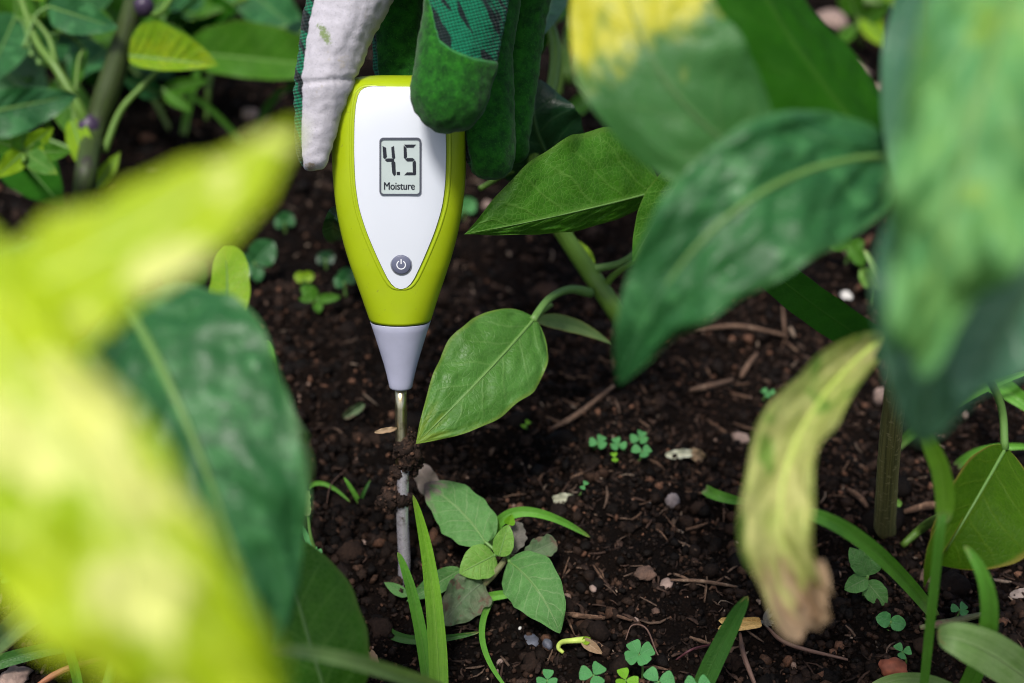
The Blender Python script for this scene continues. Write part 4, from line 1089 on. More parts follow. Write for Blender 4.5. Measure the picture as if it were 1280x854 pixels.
rb = random.Random(12)
root = GA(60, 70, -0.004)
specs = []
for i in range(26):
    bx_, by_ = rb.uniform(-40, 250), rb.uniform(-60, 60)
    a = rb.uniform(0, 6.28); dd_ = rb.uniform(0.64, 0.76); ln_ = rb.uniform(70, 120)
    specs.append((P(bx_, by_, dd_), P(bx_ + ln_ * math.cos(a), min(by_ + ln_ * 0.7 * math.sin(a), 105), dd_ - rb.uniform(0, 0.04)), w2(rb.uniform(24, 40), dd_), w2(rb.uniform(24, 40), dd_), rb.choice(['mid', 'lime', 'blue', 'mid', 'pale']), dict(wav=0.02, lump=0.03, normal=nrm(rb.uniform(-0.3, 0.3), rb.uniform(0.1, 0.7), 1))))
bush('pepper_plant', root, 'dense leafy pepper plant filling the space behind the forked stem', specs, [([root, P(70, 30, 0.76), P(80, -80, 0.74)], [0.004, 0.0035, 0.0025], 'green')])
root = GA(30, 215, -0.004)
bush('pepper_seedling', root, 'low bright green seedling at the foot of the forked stem', [
    (P(30, 190, 0.56), P(30 + 60 * math.cos(a), 190 + 40 * math.sin(a), 0.545), w2(14, 0.55), w2(14, 0.55), ('mid', 'pale', 'lime')[i % 3], dict(wav=0.02))
    for i, a in enumerate((-2.6, -1.7, -0.9, 0.0, 0.8, 2.2))], [([root, P(30, 205, 0.565), P(30, 190, 0.56)], [0.0015, 0.0012, 0.001], 'green')])
# top right beyond the big leaves
D = 0.78
root = GA(1075, 60, -0.004)
bush('pepper_seedling', root, 'blurred yellow-green seedling beyond the big right-hand leaves', [
    (P(1080, 20, 0.80), P(1112, 60, 0.78), w2(14, D), w2(14, D), 'lime', dict()),
    (P(1070, 20, 0.80), P(1052, -40, 0.78), w2(16, D), w2(16, D), 'mid', dict()),
    (P(1078, 26, 0.80), P(1112, 8, 0.78), w2(12, D), w2(12, D), 'mid', dict()),
    (P(1068, 34, 0.80), P(1040, 60, 0.78), w2(9, D), w2(9, D), 'mid', dict()),
  ], [([root, P(1074, 40, 0.805), P(1072, 0, 0.80)], [0.002, 0.0016, 0.0012], 'green')])
root = GA(1098, 20, -0.004)
bush('pepper_seedling', root, 'farther pale green seedling in the gap behind the big leaves', [
    (P(1098, 0, 0.86), P(1098 + 46 * math.cos(a), 0 + 46 * math.sin(a), 0.85), w2(15, 0.86), w2(15, 0.86), ('mid', 'grassp', 'lime')[i % 3], dict(wav=0.02))
    for i, a in enumerate((-2.4, -1.2, 0.2, 1.3, 2.6))], [([root, P(1098, 10, 0.87), P(1098, 0, 0.86)], [0.0018, 0.0015, 0.001], 'green')])
root = GA(730, 70, -0.004)
bush('pepper_plant', root, 'blurred pepper plant with arched pale stem behind the glove', [
    (P(716, 20, 0.70), P(770, 60, 0.68), w2(26, D), w2(26, D), 'mid', dict()),
    (P(715, 18, 0.70), P(668, -50, 0.68), w2(30, D), w2(30, D), 'blue', dict()),
    (P(740, 120, 0.69), P(700, 150, 0.66), w2(10, D), w2(10, D), 'mid', dict()),
    (P(716, 12, 0.71), P(760, -50, 0.68), w2(26, D), w2(26, D), 'lime', dict()),
  ], [([root, P(712, 100, 0.70), P(708, 60, 0.70), P(716, 14, 0.70), P(716, -50, 0.70)], [0.003, 0.0026, 0.0024, 0.002, 0.0016], 'green'),
      ([P(697, 118, 0.66), P(700, 70, 0.655), P(684, 40, 0.655), P(700, 16, 0.69)], [0.002, 0.002, 0.002, 0.0016], 'green')])
root = GA(905, 60, -0.004)
bush('pepper_plant', root, 'leafy pepper plant hidden behind the deep green leaf', [
    (P(905, 20, 0.74), P(905 + 110 * math.cos(a), 20 + 90 * math.sin(a), 0.70), w2(30, D), w2(30, D), ('mid', 'deep')[i % 2], dict(wav=0.02))
    for i, a in enumerate(np.linspace(0.3, 5.8, 6))], [([root, P(905, 20, 0.745), P(905, -50, 0.74)], [0.0035, 0.003, 0.0025], 'green')])

# ---- weed seedling in the middle
root = GA(596, 742, -0.002)
wd_ = empty('weed_seedling', root, 'dusty green weed seedling with some wilted leaves, right of the probe', 'weed')
h1 = GA(634, 694, 0.012)
wst = [root, GA(604, 732, 0.004), GA(622, 712, 0.009), h1, GA(636, 672, 0.017), GA(637, 652, 0.020)]
tube('stem', wst, [0.0012, 0.0012, 0.0011, 0.001, 0.0008, 0.0006], SM['weed'], wd_, n=30, sides=8, rough=0.06)
d = PX(h1)[2]
wl_ = dict(rib=SM['rib'], rib_r=0.00028, puck=0.012, wav=0.014, veins=6)
leaf(wd_, GA(607, 679, 0.014), GA(530, 605, 0.016), w2(34, d), w2(33, d), LM['weedtip'], mid=GA(574, 637, 0.021), fa=14, fb=10, nu=60, nv=14, curl=-26, lump=0.02, prof=(0.45, 0.72), seed=80, jit=0.05, pet=[h1, GA(622, 690, 0.013)], pet_r=0.0006, normal=nrm(0.1, 0.3, 1), label='largest leaf, browned at the tip', **wl_)
leaf(wd_, GA(618, 694, 0.014), GA(574, 717, 0.013), w2(21, d), w2(22, d), LM['weedy'], fa=16, fb=12, nu=40, nv=10, curl=-20, prof=(0.48, 0.85), seed=81, bow=0.06, pet=[h1, GA(626, 693, 0.013)], pet_r=0.0006, **wl_)
leaf(wd_, GA(624, 695, 0.015), GA(635, 656, 0.024), w2(12, d), w2(14, d), LM['weedy'], fa=18, fb=18, nu=36, nv=8, prof=(0.5, 0.8), seed=82, bow=0.05, pet=[h1], pet_r=0.0005, **wl_)
leaf(wd_, GA(636, 702, 0.014), GA(700, 792, 0.007), w2(33, d), w2(34, d), LM['weed'], mid=GA(672, 738, 0.018), fa=10, fb=14, nu=60, nv=14, curl=-24, lump=0.02, prof=(0.48, 0.88), seed=83, jit=0.03, pet=[h1], pet_r=0.0006, normal=nrm(-0.1, 0.2, 1), label='broad leaf pointing away from the probe', **wl_)
leaf(wd_, GA(640, 692, 0.012), GA(646, 652, 0.016), w2(10, d), w2(14, d), LM['grey'], fa=30, fb=25, nu=30, nv=8, wav=0.06, prof=(0.5, 0.4), jit=0.12, seed=84, pet=[h1], pet_r=0.0005, label='shrivelled grey leaf')
leaf(wd_, GA(655, 696, 0.010), GA(695, 676, 0.010), w2(14, d), w2(14, d), LM['wilt'], fa=20, fb=20, nu=30, nv=8, wav=0.05, prof=(0.5, 0.4), jit=0.08, seed=85, pet=[h1], pet_r=0.0005)
leaf(wd_, GA(604, 728, 0.006), GA(552, 782, 0.003), w2(28, d), w2(26, d), LM['wilt'], mid=GA(580, 748, 0.009), fa=14, fb=10, nu=44, nv=11, wav=0.04, lump=0.08, prof=(0.42, 0.6), jit=0.06, seed=86, label='wilted brownish leaf')
leaf(wd_, GA(576, 712, 0.008), GA(508, 752, 0.004), w2(13, d), w2(14, d), LM['weed'], fa=16, fb=16, nu=30, nv=8, seed=87, wav=0.03, pet=[wst[2]], pet_r=0.0004)
leaf(wd_, GA(636, 656, 0.020), GA(640, 643, 0.024), w2(7, d), w2(7, d), LM['cloverl'], fa=30, fb=30, nu=14, nv=5, seed=88, name='bud')
leaf(wd_, GA(510, 745, 0.003), GA(480, 728, 0.002), w2(7, d), w2(7, d), LM['weed'], nu=18, nv=4, seed=89)

# ---- grass
def blade(pts, hw, mat, label, group=None, seed=0, fa=28, fb=28, **kw):
    b, m_, t = pts
    dd_ = PX(Vector(m_))[2]
    o = leaf(None, b, t, w2(hw, dd_), w2(hw, dd_), LM[mat], mid=m_, fa=fa, fb=fb, nu=48, nv=4, prof=kw.pop('prof', (0.12, 0.42)), jit=0.015, seed=seed, name='grass_blade', origin=Vector(b), **kw)
    return tag(o, label, 'grass blade', group)
blade((GA(549, 905, -0.002), P(541, 742, 0.432), P(516, 618, 0.424)), 12, 'grassy', 'wide bright grass blade standing in front of the probe', seed=1, prof=(0.1, 0.55))
blade((GA(537, 868, -0.002), P(520, 762, 0.436), P(497, 690, 0.432)), 8, 'grass', 'narrow grass blade beside the wide bright one at the probe', seed=2)
blade((GA(610, 682, 0.001), GA(652, 640, 0.016), GA(738, 672, 0.002)), 7, 'grass', 'arched grass blade behind the weed seedling', seed=3)
blade((GA(598, 752, 0.001), GA(625, 744, 0.005), GA(668, 742, 0.002)), 6, 'grass', 'short grass blade lying under the weed seedling', seed=4)
blade((GA(614, 752, 0.001), GA(604, 805, 0.006), GA(640, 868, 0.001)), 4, 'grass', 'thin grass blade curving down from the weed seedling', seed=5)
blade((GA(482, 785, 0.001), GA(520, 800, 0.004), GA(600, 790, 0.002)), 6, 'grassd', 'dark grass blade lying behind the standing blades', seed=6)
blade((GA(590, 878, 0.0), P(460, 832, 0.325), P(340, 812, 0.318)), 10, 'grassp', 'pale grass blade reaching over the low pepper leaf', seed=7, prof=(0.1, 0.3))
blade((GA(1150, 905, -0.002), P(1168, 730, 0.372), P(1178, 640, 0.362)), 6, 'grass', 'upright grass stalk before the woody stem', seed=8, prof=(0.05, 0.10))
blade((P(1178, 652, 0.362), P(1176, 590, 0.355), P(1140, 520, 0.345)), 12, 'grassy', 'broad grass blade topping the upright stalk', seed=9, prof=(0.25, 0.4))
blade((GA(1196, 880, -0.002), P(1236, 775, 0.372), P(1205, 682, 0.362)), 12, 'grass', 'sickle shaped grass blade under the olive leaf', seed=10, prof=(0.15, 0.45))
blade((GA(1168, 770, 0.002), P(1085, 682, 0.392), P(1000, 640, 0.380)), 10, 'grass', 'grass blade running behind the withered leaf', seed=11, prof=(0.12, 0.2))
blade((GA(1120, 560, 0.0), GA(1200, 500, 0.035), GA(1295, 462, 0.05)), 7, 'grass', 'long grass blade behind the woody stem', seed=12)
blade((GA(1195, 585, 0.0), GA(1235, 562, 0.012), GA(1300, 560, 0.014)), 6, 'grass', 'narrow grass blade behind the olive leaf', seed=13)
blade((GA(1220, 470, 0.02), GA(1255, 485, 0.035), GA(1300, 520, 0.03)), 14, 'grass', 'broad short blade beside the arched petiole', seed=14)
blade((P(962, 338, 0.42), P(1032, 392, 0.405), P(1110, 442, 0.385)), 24, 'deep', 'broad dark green blade crossing behind the bluish leaf', seed=15, prof=(0.06, 0.10), fa=5, fb=5)
blade((GA(1120, 372, 0.0), GA(1102, 345, 0.02), GA(1080, 312, 0.03)), 6, 'grassp', 'small pale blade beyond the big right-hand leaves', seed=16)
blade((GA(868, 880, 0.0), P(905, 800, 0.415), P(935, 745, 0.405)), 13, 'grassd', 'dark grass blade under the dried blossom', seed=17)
blade((GA(882, 612, 0.003), GA(905, 622, 0.006), GA(940, 628, 0.002)), 7, 'grass', 'grass tip poking out behind the withered leaf', seed=18)
blade((GA(350, 545, 0.0), P(342, 478, 0.395), P(333, 425, 0.39)), 9, 'grass', 'small pointed blade left of the nose cone', seed=19, prof=(0.3, 0.5))
blade((GA(100, 875, 0.0), GA(80, 800, 0.02), GA(36, 742, 0.03)), 6, 'grass', 'slender grass blade at the dry copper stalk', seed=20)
blade((GA(150, 790, 0.01), GA(75, 752, 0.03), P(-30, 835, 0.36)), 17, 'spotty', 'spotted pale blade bending over the copper stalk', seed=21, prof=(0.3, 0.3))
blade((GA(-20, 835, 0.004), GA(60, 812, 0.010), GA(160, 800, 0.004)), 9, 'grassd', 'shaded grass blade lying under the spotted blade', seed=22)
blade((GA(382, 612, 0.0), GA(405, 605, 0.006), GA(438, 628, 0.001)), 3, 'grass', 'thin curved grass blade left of the soil clods', seed=23)
blade((GA(450, 630, 0.0), GA(440, 612, 0.006), GA(430, 597, 0.010)), 3, 'grass', 'tiny upright grass blade left of the soil clods', seed=24)
blade((GA(448, 632, 0.0), GA(455, 615, 0.005), GA(463, 600, 0.008)), 2.5, 'grassd', 'tiny dark grass blade leaning to the soil clods', seed=25)
blade((GA(1320, 880, 0.003), P(1240, 818, 0.375), P(1172, 796, 0.372)), 27, 'grassp', 'wide pale leaf blade lying in the corner by the sickle blade', seed=26, prof=(0.3, 0.42), fa=8, fb=14)
blade((GA(1090, 862, 0.0), GA(1140, 848, 0.012), P(1200, 862, 0.39)), 8, 'grassp', 'low pale blade by the red stone', seed=27)
blade((GA(420, 300, 0.0), P(416, 285, 0.47), P(424, 262, 0.465)), 12, 'dark', 'small dark blade peeping out behind the lime shell', seed=28, prof=(0.4, 0.4))

rb = random.Random(5)
for i in range(12):
    x0, y0 = rb.uniform(10, 360), rb.uniform(120, 200)
    b_ = GA(x0, y0, -0.001); hh_ = rb.uniform(0.03, 0.07)
    t_ = b_ + Vector((rb.uniform(-0.035, 0.035), rb.uniform(-0.03, 0.02), hh_))
    blade((b_, b_.lerp(t_, 0.5) + Vector((0, 0, hh_ * 0.25)), t_), rb.uniform(2.5, 5), rb.choice(['grass', 'grassd', 'grassp']), 'thin blurred weed stem on the soil among the background pepper plants', 'thin weed stems in the background', seed=40 + i)

# ---- torn sprout at the lower left
root = GA(398, 700, -0.001)
sp = empty('torn_sprout', root, 'torn pale green sprout at the edge of the bluish leaf', 'sprout')
tube('stem', [root, GA(388, 668, 0.01), GA(382, 622, 0.022)], [0.0007, 0.0006, 0.0006], SM['rib'], sp, n=14, sides=6)
leaf(sp, GA(383, 645, 0.018), GA(380, 612, 0.026), 0.0014, 0.0018, LM['grassp'], nu=18, nv=4, seed=1, prof=(0.3, 0.2), jit=0.1)
leaf(sp, GA(390, 690, 0.004), GA(376, 655, 0.012), 0.0010, 0.0012, LM['clover'], nu=14, nv=4, seed=2)

# ---- clover and small seedlings
def heart(parent, base, tip, hw, mat, seed, fold=14):
    return leaf(parent, base, tip, hw, hw, mat, fa=fold, fb=fold, nu=14, nv=5, prof=(0.75, 0.28), jit=0.02, seed=seed, name='leaflet', normal=(CN + UPN * 0.8))
def clover(px, py, size, mat, label, seed, group=None, n_=3, h=0.009, gap=0.0):
    rr = random.Random(seed)
    c_ = GA(px, py, h)
    root = Vector((c_.x + rr.uniform(-0.003, 0.003), c_.y + 0.002, 0)); root.z = HF(root.x, root.y) - 0.001
    e = empty('clover', root, label, 'clover', group)
    tube('stem', [root, root.lerp(c_, 0.5) + Vector((0.0006, 0, 0)), c_], [0.0004, 0.00035, 0.0003], SM['rib'], e, n=8, sides=6)
    a0 = rr.uniform(0, 6.28); dd_ = PX(c_)[2]
    for k in range(n_):
        a = a0 + k * 2 * math.pi / n_ + rr.uniform(-0.15, 0.15)
        t = c_ + Vector((math.cos(a), math.sin(a), 0.10)) * w2(size, dd_) * rr.uniform(0.9, 1.1)
        heart(e, c_ + Vector((math.cos(a), math.sin(a), 0)) * w2(size * 0.06, dd_), t, w2(size * 0.46, dd_), LM[mat], seed + k, rr.uniform(6, 22))
    return e
CG = 'clovers growing between the petals and the twig'
clover(748, 554, 13, 'clover', 'three-leaved clover by the reddish twig, outermost of its cluster', 1, h=0.005)
clover(773, 556, 12, 'clover', 'small clover in the middle of its cluster', 2, h=0.005)
clover(800, 548, 13, 'clover', 'upper clover of the cluster on the side of the yellowish petal', 3, h=0.005)
clover(803, 565, 13, 'clover', 'lower clover of the cluster on the side of the yellowish petal', 4, h=0.005)
clover(768, 572, 9, 'cloverl', 'tiny lime clover below the cluster', 5, h=0.005, n_=2)
clover(799, 818, 20, 'clover', 'large four-part clover below the wood chips', 6, n_=4, h=0.014)
clover(742, 844, 20, 'clover', 'large bluish clover next to the curled sprout', 7, h=0.014)
clover(782, 850, 16, 'cloverl', 'bright lime clover between two larger clovers', 8, h=0.010)
clover(823, 852, 20, 'clover', 'clover beside the large four-part clover', 9, h=0.014)
clover(872, 858, 18, 'clover', 'clover at the foot of the dark grass blade', 10, h=0.012)
clover(684, 850, 15, 'clover', 'clover below the drooping weed leaf', 11, h=0.010)
clover(657, 531, 8, 'cloverl', 'tiny lime clover beside the hanging pepper leaf', 12, n_=2, h=0.004)
clover(730, 607, 8, 'clover', 'tiny clover above the pale petal', 13, n_=2, h=0.004)
clover(960, 492, 9, 'clover', 'tiny clover near the short brown twigs', 14, h=0.006)
clover(1128, 815, 12, 'clover', 'small clover next to the red stone', 15, h=0.008)
clover(1200, 762, 12, 'clover', 'clover behind the sickle shaped blade', 16, h=0.008)
clover(8, 718, 18, 'clover', 'clover half hidden under the broad yellow leaf', 17, h=0.012)
clover(395, 690, 8, 'clover', 'tiny clover at the torn sprout', 18, h=0.005)
def seedling(px, py, leaves, label, mat='clover', h=0.012, name='seedling'):
    root = GA(px, py, -0.001)
    e = empty(name, root, label, 'seedling')
    top = root + Vector((0, 0, h))
    tube('stem', [root, root.lerp(top, 0.5), top], [0.0007, 0.0006, 0.0005], SM['rib'], e, n=8, sides=6)
    for i, (ax_, ay_, ln_, w_) in enumerate(leaves):
        b = top - Vector((0, 0, h * 0.12 * (i % 3)))
        t = b + CR * (ax_ * ln_) + CU * (ay_ * ln_) + CN * (0.1 * ln_)
        leaf(e, b, t, w_, w_, LM[mat], nu=18, nv=5, fa=18, fb=18, seed=i + int(px), bow=0.08, prof=(0.6, 0.8), wav=0.03)
    return e
seedling(322, 356, [(0.6, 0.6, 0.014, 0.006), (-0.9, -0.1, 0.012, 0.005), (0.2, -0.7, 0.009, 0.003)], 'emerald seedling beside the lime leaf, out of focus', 'blue')
seedling(236, 385, [(0.5, 0.6, 0.016, 0.006), (-0.5, 0.6, 0.016, 0.006)], 'shaded seedling under the pointed yellow leaf', 'deep')
seedling(398, 392, [(-0.7, 0.5, 0.009, 0.003), (0.9, 0.1, 0.011, 0.002), (0.1, -0.6, 0.008, 0.002), (-0.9, -0.1, 0.008, 0.0018)], 'spreading seedling left of the lime shell', 'mid', 0.008)
seedling(432, 372, [(0.4, 0.6, 0.009, 0.004), (-0.6, 0.3, 0.007, 0.003)], 'tiny bluish seedling close to the lime shell', 'blue', 0.008)
seedling(382, 362, [(0.7, 0.2, 0.006, 0.0024), (-0.7, 0.3, 0.006, 0.0024)], 'tiny yellowish seedling left of the lime shell', 'lime', 0.006)
seedling(357, 292, [(0.4, 0.4, 0.009, 0.004), (-0.5, 0.3, 0.008, 0.0035)], 'small blurred seedling below the white finger', 'blue', 0.006)
seedling(408, 338, [(0.6, 0.2, 0.007, 0.003), (-0.6, 0.3, 0.006, 0.003)], 'faint seedling between the yellow tip and the lime shell', 'dark', 0.006)
seedling(580, 275, [(0.6, 0.4, 0.009, 0.004), (-0.6, 0.3, 0.008, 0.0035)], 'blurred seedling just right of the lime shell', 'clover', 0.006)
seedling(1056, 340, [(-0.8, 0.4, 0.014, 0.005), (0.7, 0.3, 0.009, 0.003), (0.9, -0.3, 0.010, 0.003), (0.5, -0.8, 0.012, 0.003)], 'slender seedling beyond the bluish drooping leaf', 'mid', 0.014)
seedling(1090, 385, [(-0.6, 0.5, 0.012, 0.004), (0.6, 0.4, 0.012, 0.004), (0.1, 0.9, 0.010, 0.003)], 'leafy seedling behind the dark green blade', 'weedy', 0.012)
seedling(1078, 752, [(-0.15, 0.85, 0.011, 0.0048), (-0.75, -0.35, 0.010, 0.003), (0.5, -0.6, 0.012, 0.0035), (-0.6, 0.9, 0.010, 0.003)], 'round-leaved weed seedling right of the withered tip', 'weed', 0.012)
seedling(1110, 790, [(-0.8, 0.2, 0.006, 0.0025), (0.8, -0.1, 0.006, 0.0025)], 'two-leaved seedling under the round-leaved weed', 'clover', 0.005)
seedling(1108, 640, [(-0.7, 0.2, 0.005, 0.002), (0.8, 0.1, 0.006, 0.002)], 'tiny seedling at the foot of the woody stem', 'weedy', 0.004)

# ---- litter on the soil
def twig(pts, r_px, mat, label, cat='twig', group=None, seed=0, flat=0.8, taper=0.6, sides=8, name='twig', rough=0.10):
    pts = [Vector(p) for p in pts]
    dd_ = PX(pts[0])[2]; r_ = w2(r_px, dd_)
    o = tube(name, pts, [r_ * taper, r_, r_ * 0.95, r_ * taper], SM[mat], None, origin=pts[0], n=22, sides=sides, rough=rough, seed=seed, flat=flat)
    return tag(o, label, cat, group)
twig([GA(690, 536, 0.003), GA(722, 518, 0.004), GA(768, 482, 0.006)], 4.2, 'twig', 'long reddish twig lying under the bluish leaf tip', seed=1)
twig([GA(862, 488, 0.002), GA(890, 482, 0.003), GA(916, 475, 0.002)], 4.5, 'twig', 'short brown twig lying flat beyond the clovers', seed=2)
twig([GA(926, 472, 0.002), GA(934, 458, 0.003), GA(946, 442, 0.003)], 4.5, 'twig', 'stubby forked twig under the broad dark blade', seed=3)
twig([GA(701, 767, 0.002), GA(725, 770, 0.003), GA(756, 773, 0.001)], 5, 'wood', 'bark splinter lying beside the broad weed leaf', seed=4, flat=0.5)
twig([GA(758, 766, 0.001), GA(775, 771, 0.002), GA(790, 776, 0.001)], 2.4, 'wood', 'thin splinter next to the bark splinter', seed=14)
twig([GA(838, 725, 0.002), GA(880, 727, 0.003), GA(922, 734, 0.001)], 2.8, 'twig', 'straight thin straw lying before the withered leaf', seed=5)
twig([GA(870, 412, 0.002), GA(925, 408, 0.004), GA(985, 420, 0.003)], 3.2, 'twig', 'dry stalk lying beyond the bluish leaf', seed=6)
twig([GA(978, 382, 0.002), GA(980, 405, 0.006), GA(982, 424, 0.002)], 2.6, 'twig', 'upright dry stalk crossing the lying one', seed=7)
twig([GA(40, 862, 0.002), GA(80, 838, 0.006), GA(148, 818, 0.006)], 5, 'copper', 'curved copper coloured dry stalk under the spotted blade', 'dry stalk', seed=8, rough=0.03)
twig([GA(925, 792, 0.003), GA(930, 820, 0.008), GA(950, 872, 0.003)], 4, 'root', 'curved reddish root below the dried blossom', 'root', seed=9, rough=0.04)
twig([GA(955, 780, 0.003), GA(985, 805, 0.005), GA(1060, 825, 0.002)], 3, 'root', 'brown root running from the dried blossom', 'root', seed=10, rough=0.04)
twig([GA(845, 825, 0.001), GA(865, 812, 0.005), GA(888, 806, 0.002)], 1.8, 'wine', 'thin wine-red stalk beside the dark grass blade', 'stalk', seed=11, rough=0.03)
twig([GA(782, 800, 0.001), GA(790, 782, 0.004), GA(808, 786, 0.004), GA(822, 818, 0.003), GA(836, 834, 0.001)], 1.3, 'root', 'hair-thin root looping above the large clover', 'root', seed=12, rough=0.03)
twig([GA(408, 632, 0.001), GA(414, 606, 0.007), GA(434, 586, 0.002)], 0.9, 'root', 'hair-thin root left of the soil clods', 'root', seed=13, rough=0.03)
twig([GA(1130, 640, 0.002), GA(1165, 632, 0.004), GA(1195, 640, 0.002)], 7, 'wood', 'weathered bark piece right of the woody stem', 'bark piece', seed=15, flat=0.5)
twig([GA(1060, 612, 0.002), GA(1075, 622, 0.004), GA(1084, 634, 0.002)], 5, 'wood', 'small bark piece left of the woody stem', 'bark piece', seed=16, flat=0.6)
twig([GA(1150, 785, 0.002), GA(1185, 778, 0.004), GA(1230, 768, 0.003)], 6, 'weed', 'dead greenish stalk lying behind the sickle blade', 'dead stalk', seed=17)
stone_grey = plain('grey_stone', (0.20, 0.165, 0.165), 0.8, var=0.35, vscale=300, bumps=0.6, bscale=1500)
stone_brown = plain('brown_clod', (0.090, 0.050, 0.034), 0.85, var=0.4, vscale=300, bumps=0.8, bscale=1200, bdist=0.0006)
stone_pink = plain('pinkish_stone', (0.25, 0.175, 0.145), 0.8, var=0.3, vscale=400, bumps=0.5, bscale=1500)
stone_red = plain('red_stone', (0.24, 0.065, 0.032), 0.7, var=0.3, vscale=300, bumps=0.5)
stone_white = plain('white_grit', (0.55, 0.53, 0.50), 0.7, var=0.2, vscale=500)
stone_slate = plain('slate_grit', (0.075, 0.080, 0.105), 0.6, var=0.4, vscale=300, bumps=0.6)
def stone(px, py, sx_, sy_, mat, seed, label, group=None, name='pebble', cat='pebble', **kw):
    g = GA(px, py); dd_ = PX(g)[2]
    return rock(name, g + Vector((0, 0, w2(sy_, dd_) * 0.35)), (w2(sx_, dd_), w2(sx_, dd_) * 0.8, w2(sy_, dd_)), mat, seed, label, cat, group, **kw)
stone(840, 632, 10, 14, stone_grey, 3, 'upright greyish oval pebble on open soil', sub=3, amp=0.18)
stone(925, 552, 12, 10, stone_pink, 4, 'angular pinkish stone chip beyond the oval pebble', name='stone_chip', cat='stone chip', amp=0.35)
stone(741, 737, 6, 4.5, stone_pink, 5, 'small pinkish pebble beside the broad weed leaf')
stone(806, 718, 13, 7, stone_brown, 6, 'brown crusty clod before the oval pebble', name='soil_clod', cat='soil clod', sub=3, amp=0.35)
stone(833, 731, 10, 4.5, stone_pink, 7, 'whitish pink chip at the end of the thin straw', name='stone_chip', cat='stone chip', amp=0.35)
stone(795, 779, 5, 6, stone_pink, 8, 'pale round grit held by the looping root')
stone(820, 766, 6, 5, stone_brown, 9, 'brown pebble above the looping root')
stone(1116, 838, 18, 12, stone_red, 10, 'brick-red stone at the low pale blade', sub=3, amp=0.2)
stone(18, 852, 22, 14, stone_pink, 11, 'large pale lumpy stone next to the copper stalk', name='stone', cat='stone', sub=3, amp=0.35)
stone(1098, 500, 9, 14, stone_pink, 12, 'pink flake leaning on the woody stem', name='stone_chip', cat='stone chip')
stone(664, 803, 14, 5, stone_slate, 13, 'dark slate chip below the broad weed leaf', name='stone_chip', cat='stone chip', amp=0.35)
stone(684, 807, 8, 7, stone_slate, 14, 'dark bluish crumb next to the slate chip', amp=0.35)
stone(650, 786, 2.6, 2.2, stone_white, 15, 'tiny white grain above the slate chip')
stone(625, 829, 5, 5, stone_pink, 16, 'round pink pebble below the slate chip')
stone(428, 716, 5, 4, stone_pink, 17, 'pink pebble left of the probe tip')
stone(456, 678, 6, 3.5, stone_pink, 18, 'flat pink pebble on the soil left of the probe')
stone(812, 631, 2.8, 2.4, stone_white, 19, 'tiny white grain beside the oval pebble')
stone(1205, 520, 6, 6, stone_pink, 20, 'pink pebble behind the arched petiole')
stone(1058, 372, 10, 6, stone_white, 21, 'white pebble behind the broad dark blade')
stone(312, 146, 14, 8, stone_pink, 22, 'blurred pale stone beyond the pointed yellow leaf')
stone(336, 156, 9, 7, stone_pink, 23, 'smaller blurred stone next to the pale stone')
stone(300, 6, 30, 16, stone_pink, 24, 'blurred tan stone far behind the wide light green leaf')
stone(1060, 92, 26, 9, stone_pink, 26, 'blurred flat pinkish stone in the gap beside the deep green leaf')
stone(1098, 118, 14, 9, stone_pink, 27, 'small blurred stone next to the flat pinkish one')
stone(1040, 30, 24, 12, stone_pink, 28, 'far blurred greyish stone beyond the yellow-green seedling')
stone(610, 258, 9, 6, stone_pink, 25, 'blurred tan stone right of the meter')
def flake(b, t, hw, mat, label, cat, seed, name='petal', **kw):
    dd_ = PX(Vector(b))[2]
    o = leaf(None, b, t, w2(hw, dd_), w2(hw, dd_), LM[mat], fa=kw.pop('fa', 30), fb=kw.pop('fb', 20), nu=24, nv=6, wav=0.05, prof=kw.pop('prof', (0.45, 0.5)), seed=seed, name=name, jit=0.06, bow=0.12, origin=Vector(b), **kw)
    return tag(o, label, cat)
flake(GA(692, 625, 0.001), GA(720, 622, 0.002), 7, 'cream', 'pale green-white fallen petal above the arched blade', 'petal', 1)
flake(GA(832, 569, 0.001), GA(868, 566, 0.003), 6, 'cream', 'cream fallen petal beyond the oval pebble', 'petal', 2)
flake(GA(860, 563, 0.003), GA(880, 574, 0.001), 8, 'tan', 'yellowish dried petal touching the cream petal', 'petal', 3)
flake(GA(548, 622, 0.001), GA(520, 580, 0.012), 14, 'pinkg', 'dry pinkish leaf scrap behind the soil clod', 'leaf scrap', 4, 'leaf_scrap')
flake(MM @ Vector((ML(497, 533)[0], -0.002, ML(497, 533)[1])), MM @ Vector((ML(469, 537)[0], -0.003, ML(469, 537)[1])), 3.4, 'tan', 'pale dry scrap sticking to the brass rod', 'leaf scrap', 5, 'leaf_scrap')
flake(GA(470, 838, 0.002), GA(462, 815, 0.006), 7, 'tan', 'curled dry brown leaf bit left of the standing blades', 'leaf scrap', 6, 'leaf_scrap', fa=55, fb=50)
flake(GA(430, 522, 0.001), GA(455, 505, 0.004), 6, 'wilt', 'curled brown leaf scrap left of the nose cone', 'leaf scrap', 7, 'leaf_scrap', fa=55, fb=50)
flake(GA(1290, 738, 0.002), GA(1262, 745, 0.002), 6, 'pinkg', 'pinkish leaf scrap behind the sickle blade', 'leaf scrap', 8, 'leaf_scrap')
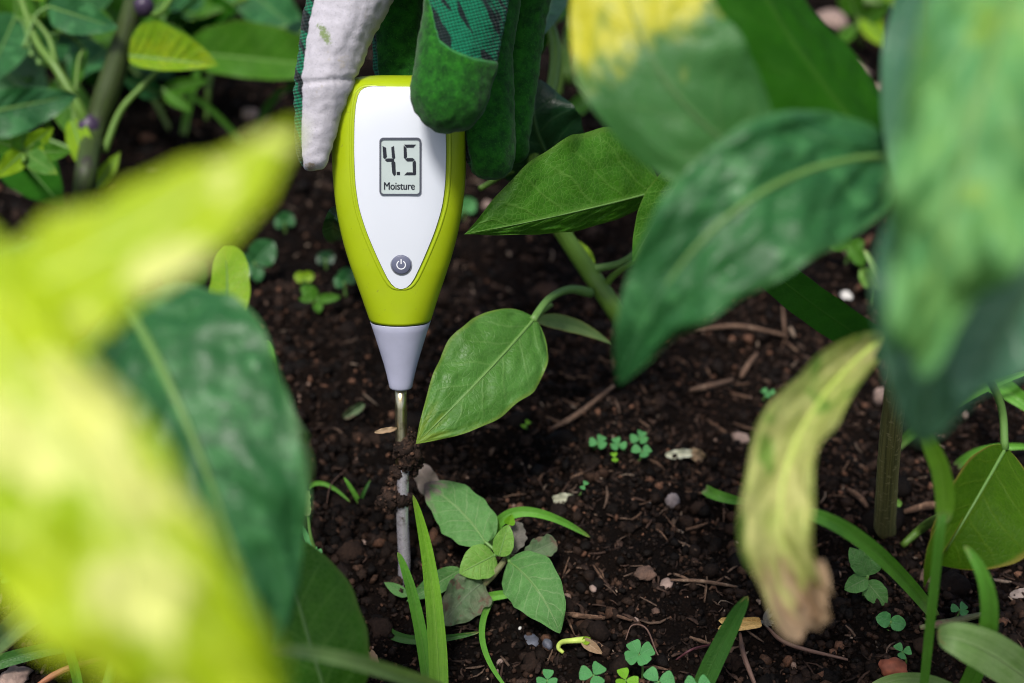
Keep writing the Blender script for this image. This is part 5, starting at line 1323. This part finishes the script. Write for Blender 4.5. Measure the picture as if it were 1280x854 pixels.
# curled sprout
root = GA(702, 812, 0.0)
cs = empty('curled_sprout', root, 'curled yellow-green sprout with a brown dry tip', 'sprout')
tube('stem', [GA(704, 816, 0.001), GA(698, 810, 0.003), GA(702, 803, 0.005), GA(716, 801, 0.005), GA(730, 800, 0.004)], [0.0006, 0.0007, 0.0008, 0.0009, 0.0011], SM['riby'], cs, n=24, sides=8)
leaf(cs, GA(726, 799, 0.004), GA(754, 818, 0.002), 0.0017, 0.0017, LM['tan'], fa=40, fb=40, nu=20, nv=5, seed=2, name='dry_tip')
leaf(cs, GA(728, 804, 0.004), GA(738, 797, 0.005), 0.0013, 0.0013, LM['lime'], fa=30, fb=30, nu=14, nv=4, seed=3)
# dried blossom
root = GA(900, 785, 0.0)
db = empty('dried_blossom', root, 'dried yellowish blossom with a grey fuzzy end', 'blossom')
for i, (x0, y0, x1, y1) in enumerate(((952, 778, 898, 776), (952, 781, 897, 786), (950, 775, 912, 780))):
    leaf(db, GA(x0, y0, 0.005), GA(x1, y1, 0.004), 0.0012, 0.0013, leaf_mat('dried_blossom_petal', (0.56, 0.40, 0.16), (0.46, 0.28, 0.10), None, 0.2, 0.7, 0.2, veins=3, vs=0.2) if i == 0 else bpy.data.materials['dried_blossom_petal'], fa=40, fb=40, nu=20, nv=5, seed=i, name='petal', prof=(0.3, 0.25))
rr = random.Random(4)
for i in range(9):
    a = rr.uniform(0, 6.28)
    leaf(db, GA(954, 776, 0.005), GA(960 + 10 * math.cos(a), 772 + 13 * math.sin(a), 0.006), 0.0006, 0.0006, LM['grey'], nu=10, nv=3, seed=i, name='calyx_shred')

# wood chips one can tell apart
CHG = 'dark wood splinters strewn on the soil'
rr = random.Random(21)
k = 0
base_chips = []
while k < 70:
    px, py = rr.uniform(640, 1080), rr.uniform(430, 840)
    if py > 700 and px > 900: continue
    c_ = GA(px, py, 0.0006); a = rr.uniform(0, 6.28); L_ = rr.uniform(0.0022, 0.0050)
    t = Vector((math.cos(a), math.sin(a), 0)) * L_
    e_ = [c_ - t, c_ + Vector((0, 0, 0.0004)), c_ + t]
    for q in (e_[0], e_[2]): q.z = HF(q.x, q.y) + 0.0008
    w_ = rr.uniform(0.0005, 0.0010)
    dark_chip = rr.random() < 0.6
    o = tube('wood_chip', e_, [w_ * 0.7, w_, w_ * 0.5], SM['wood' if dark_chip else 'twig'], None, origin=c_, n=5, sides=5, rough=0.25, seed=k, flat=0.5)
    tag(o, 'dark weathered splinter of wood lying on the soil' if dark_chip else 'reddish brown wood chip lying on the dark soil', 'wood chip', CHG if dark_chip else 'reddish wood chips strewn on the soil')
    k += 1
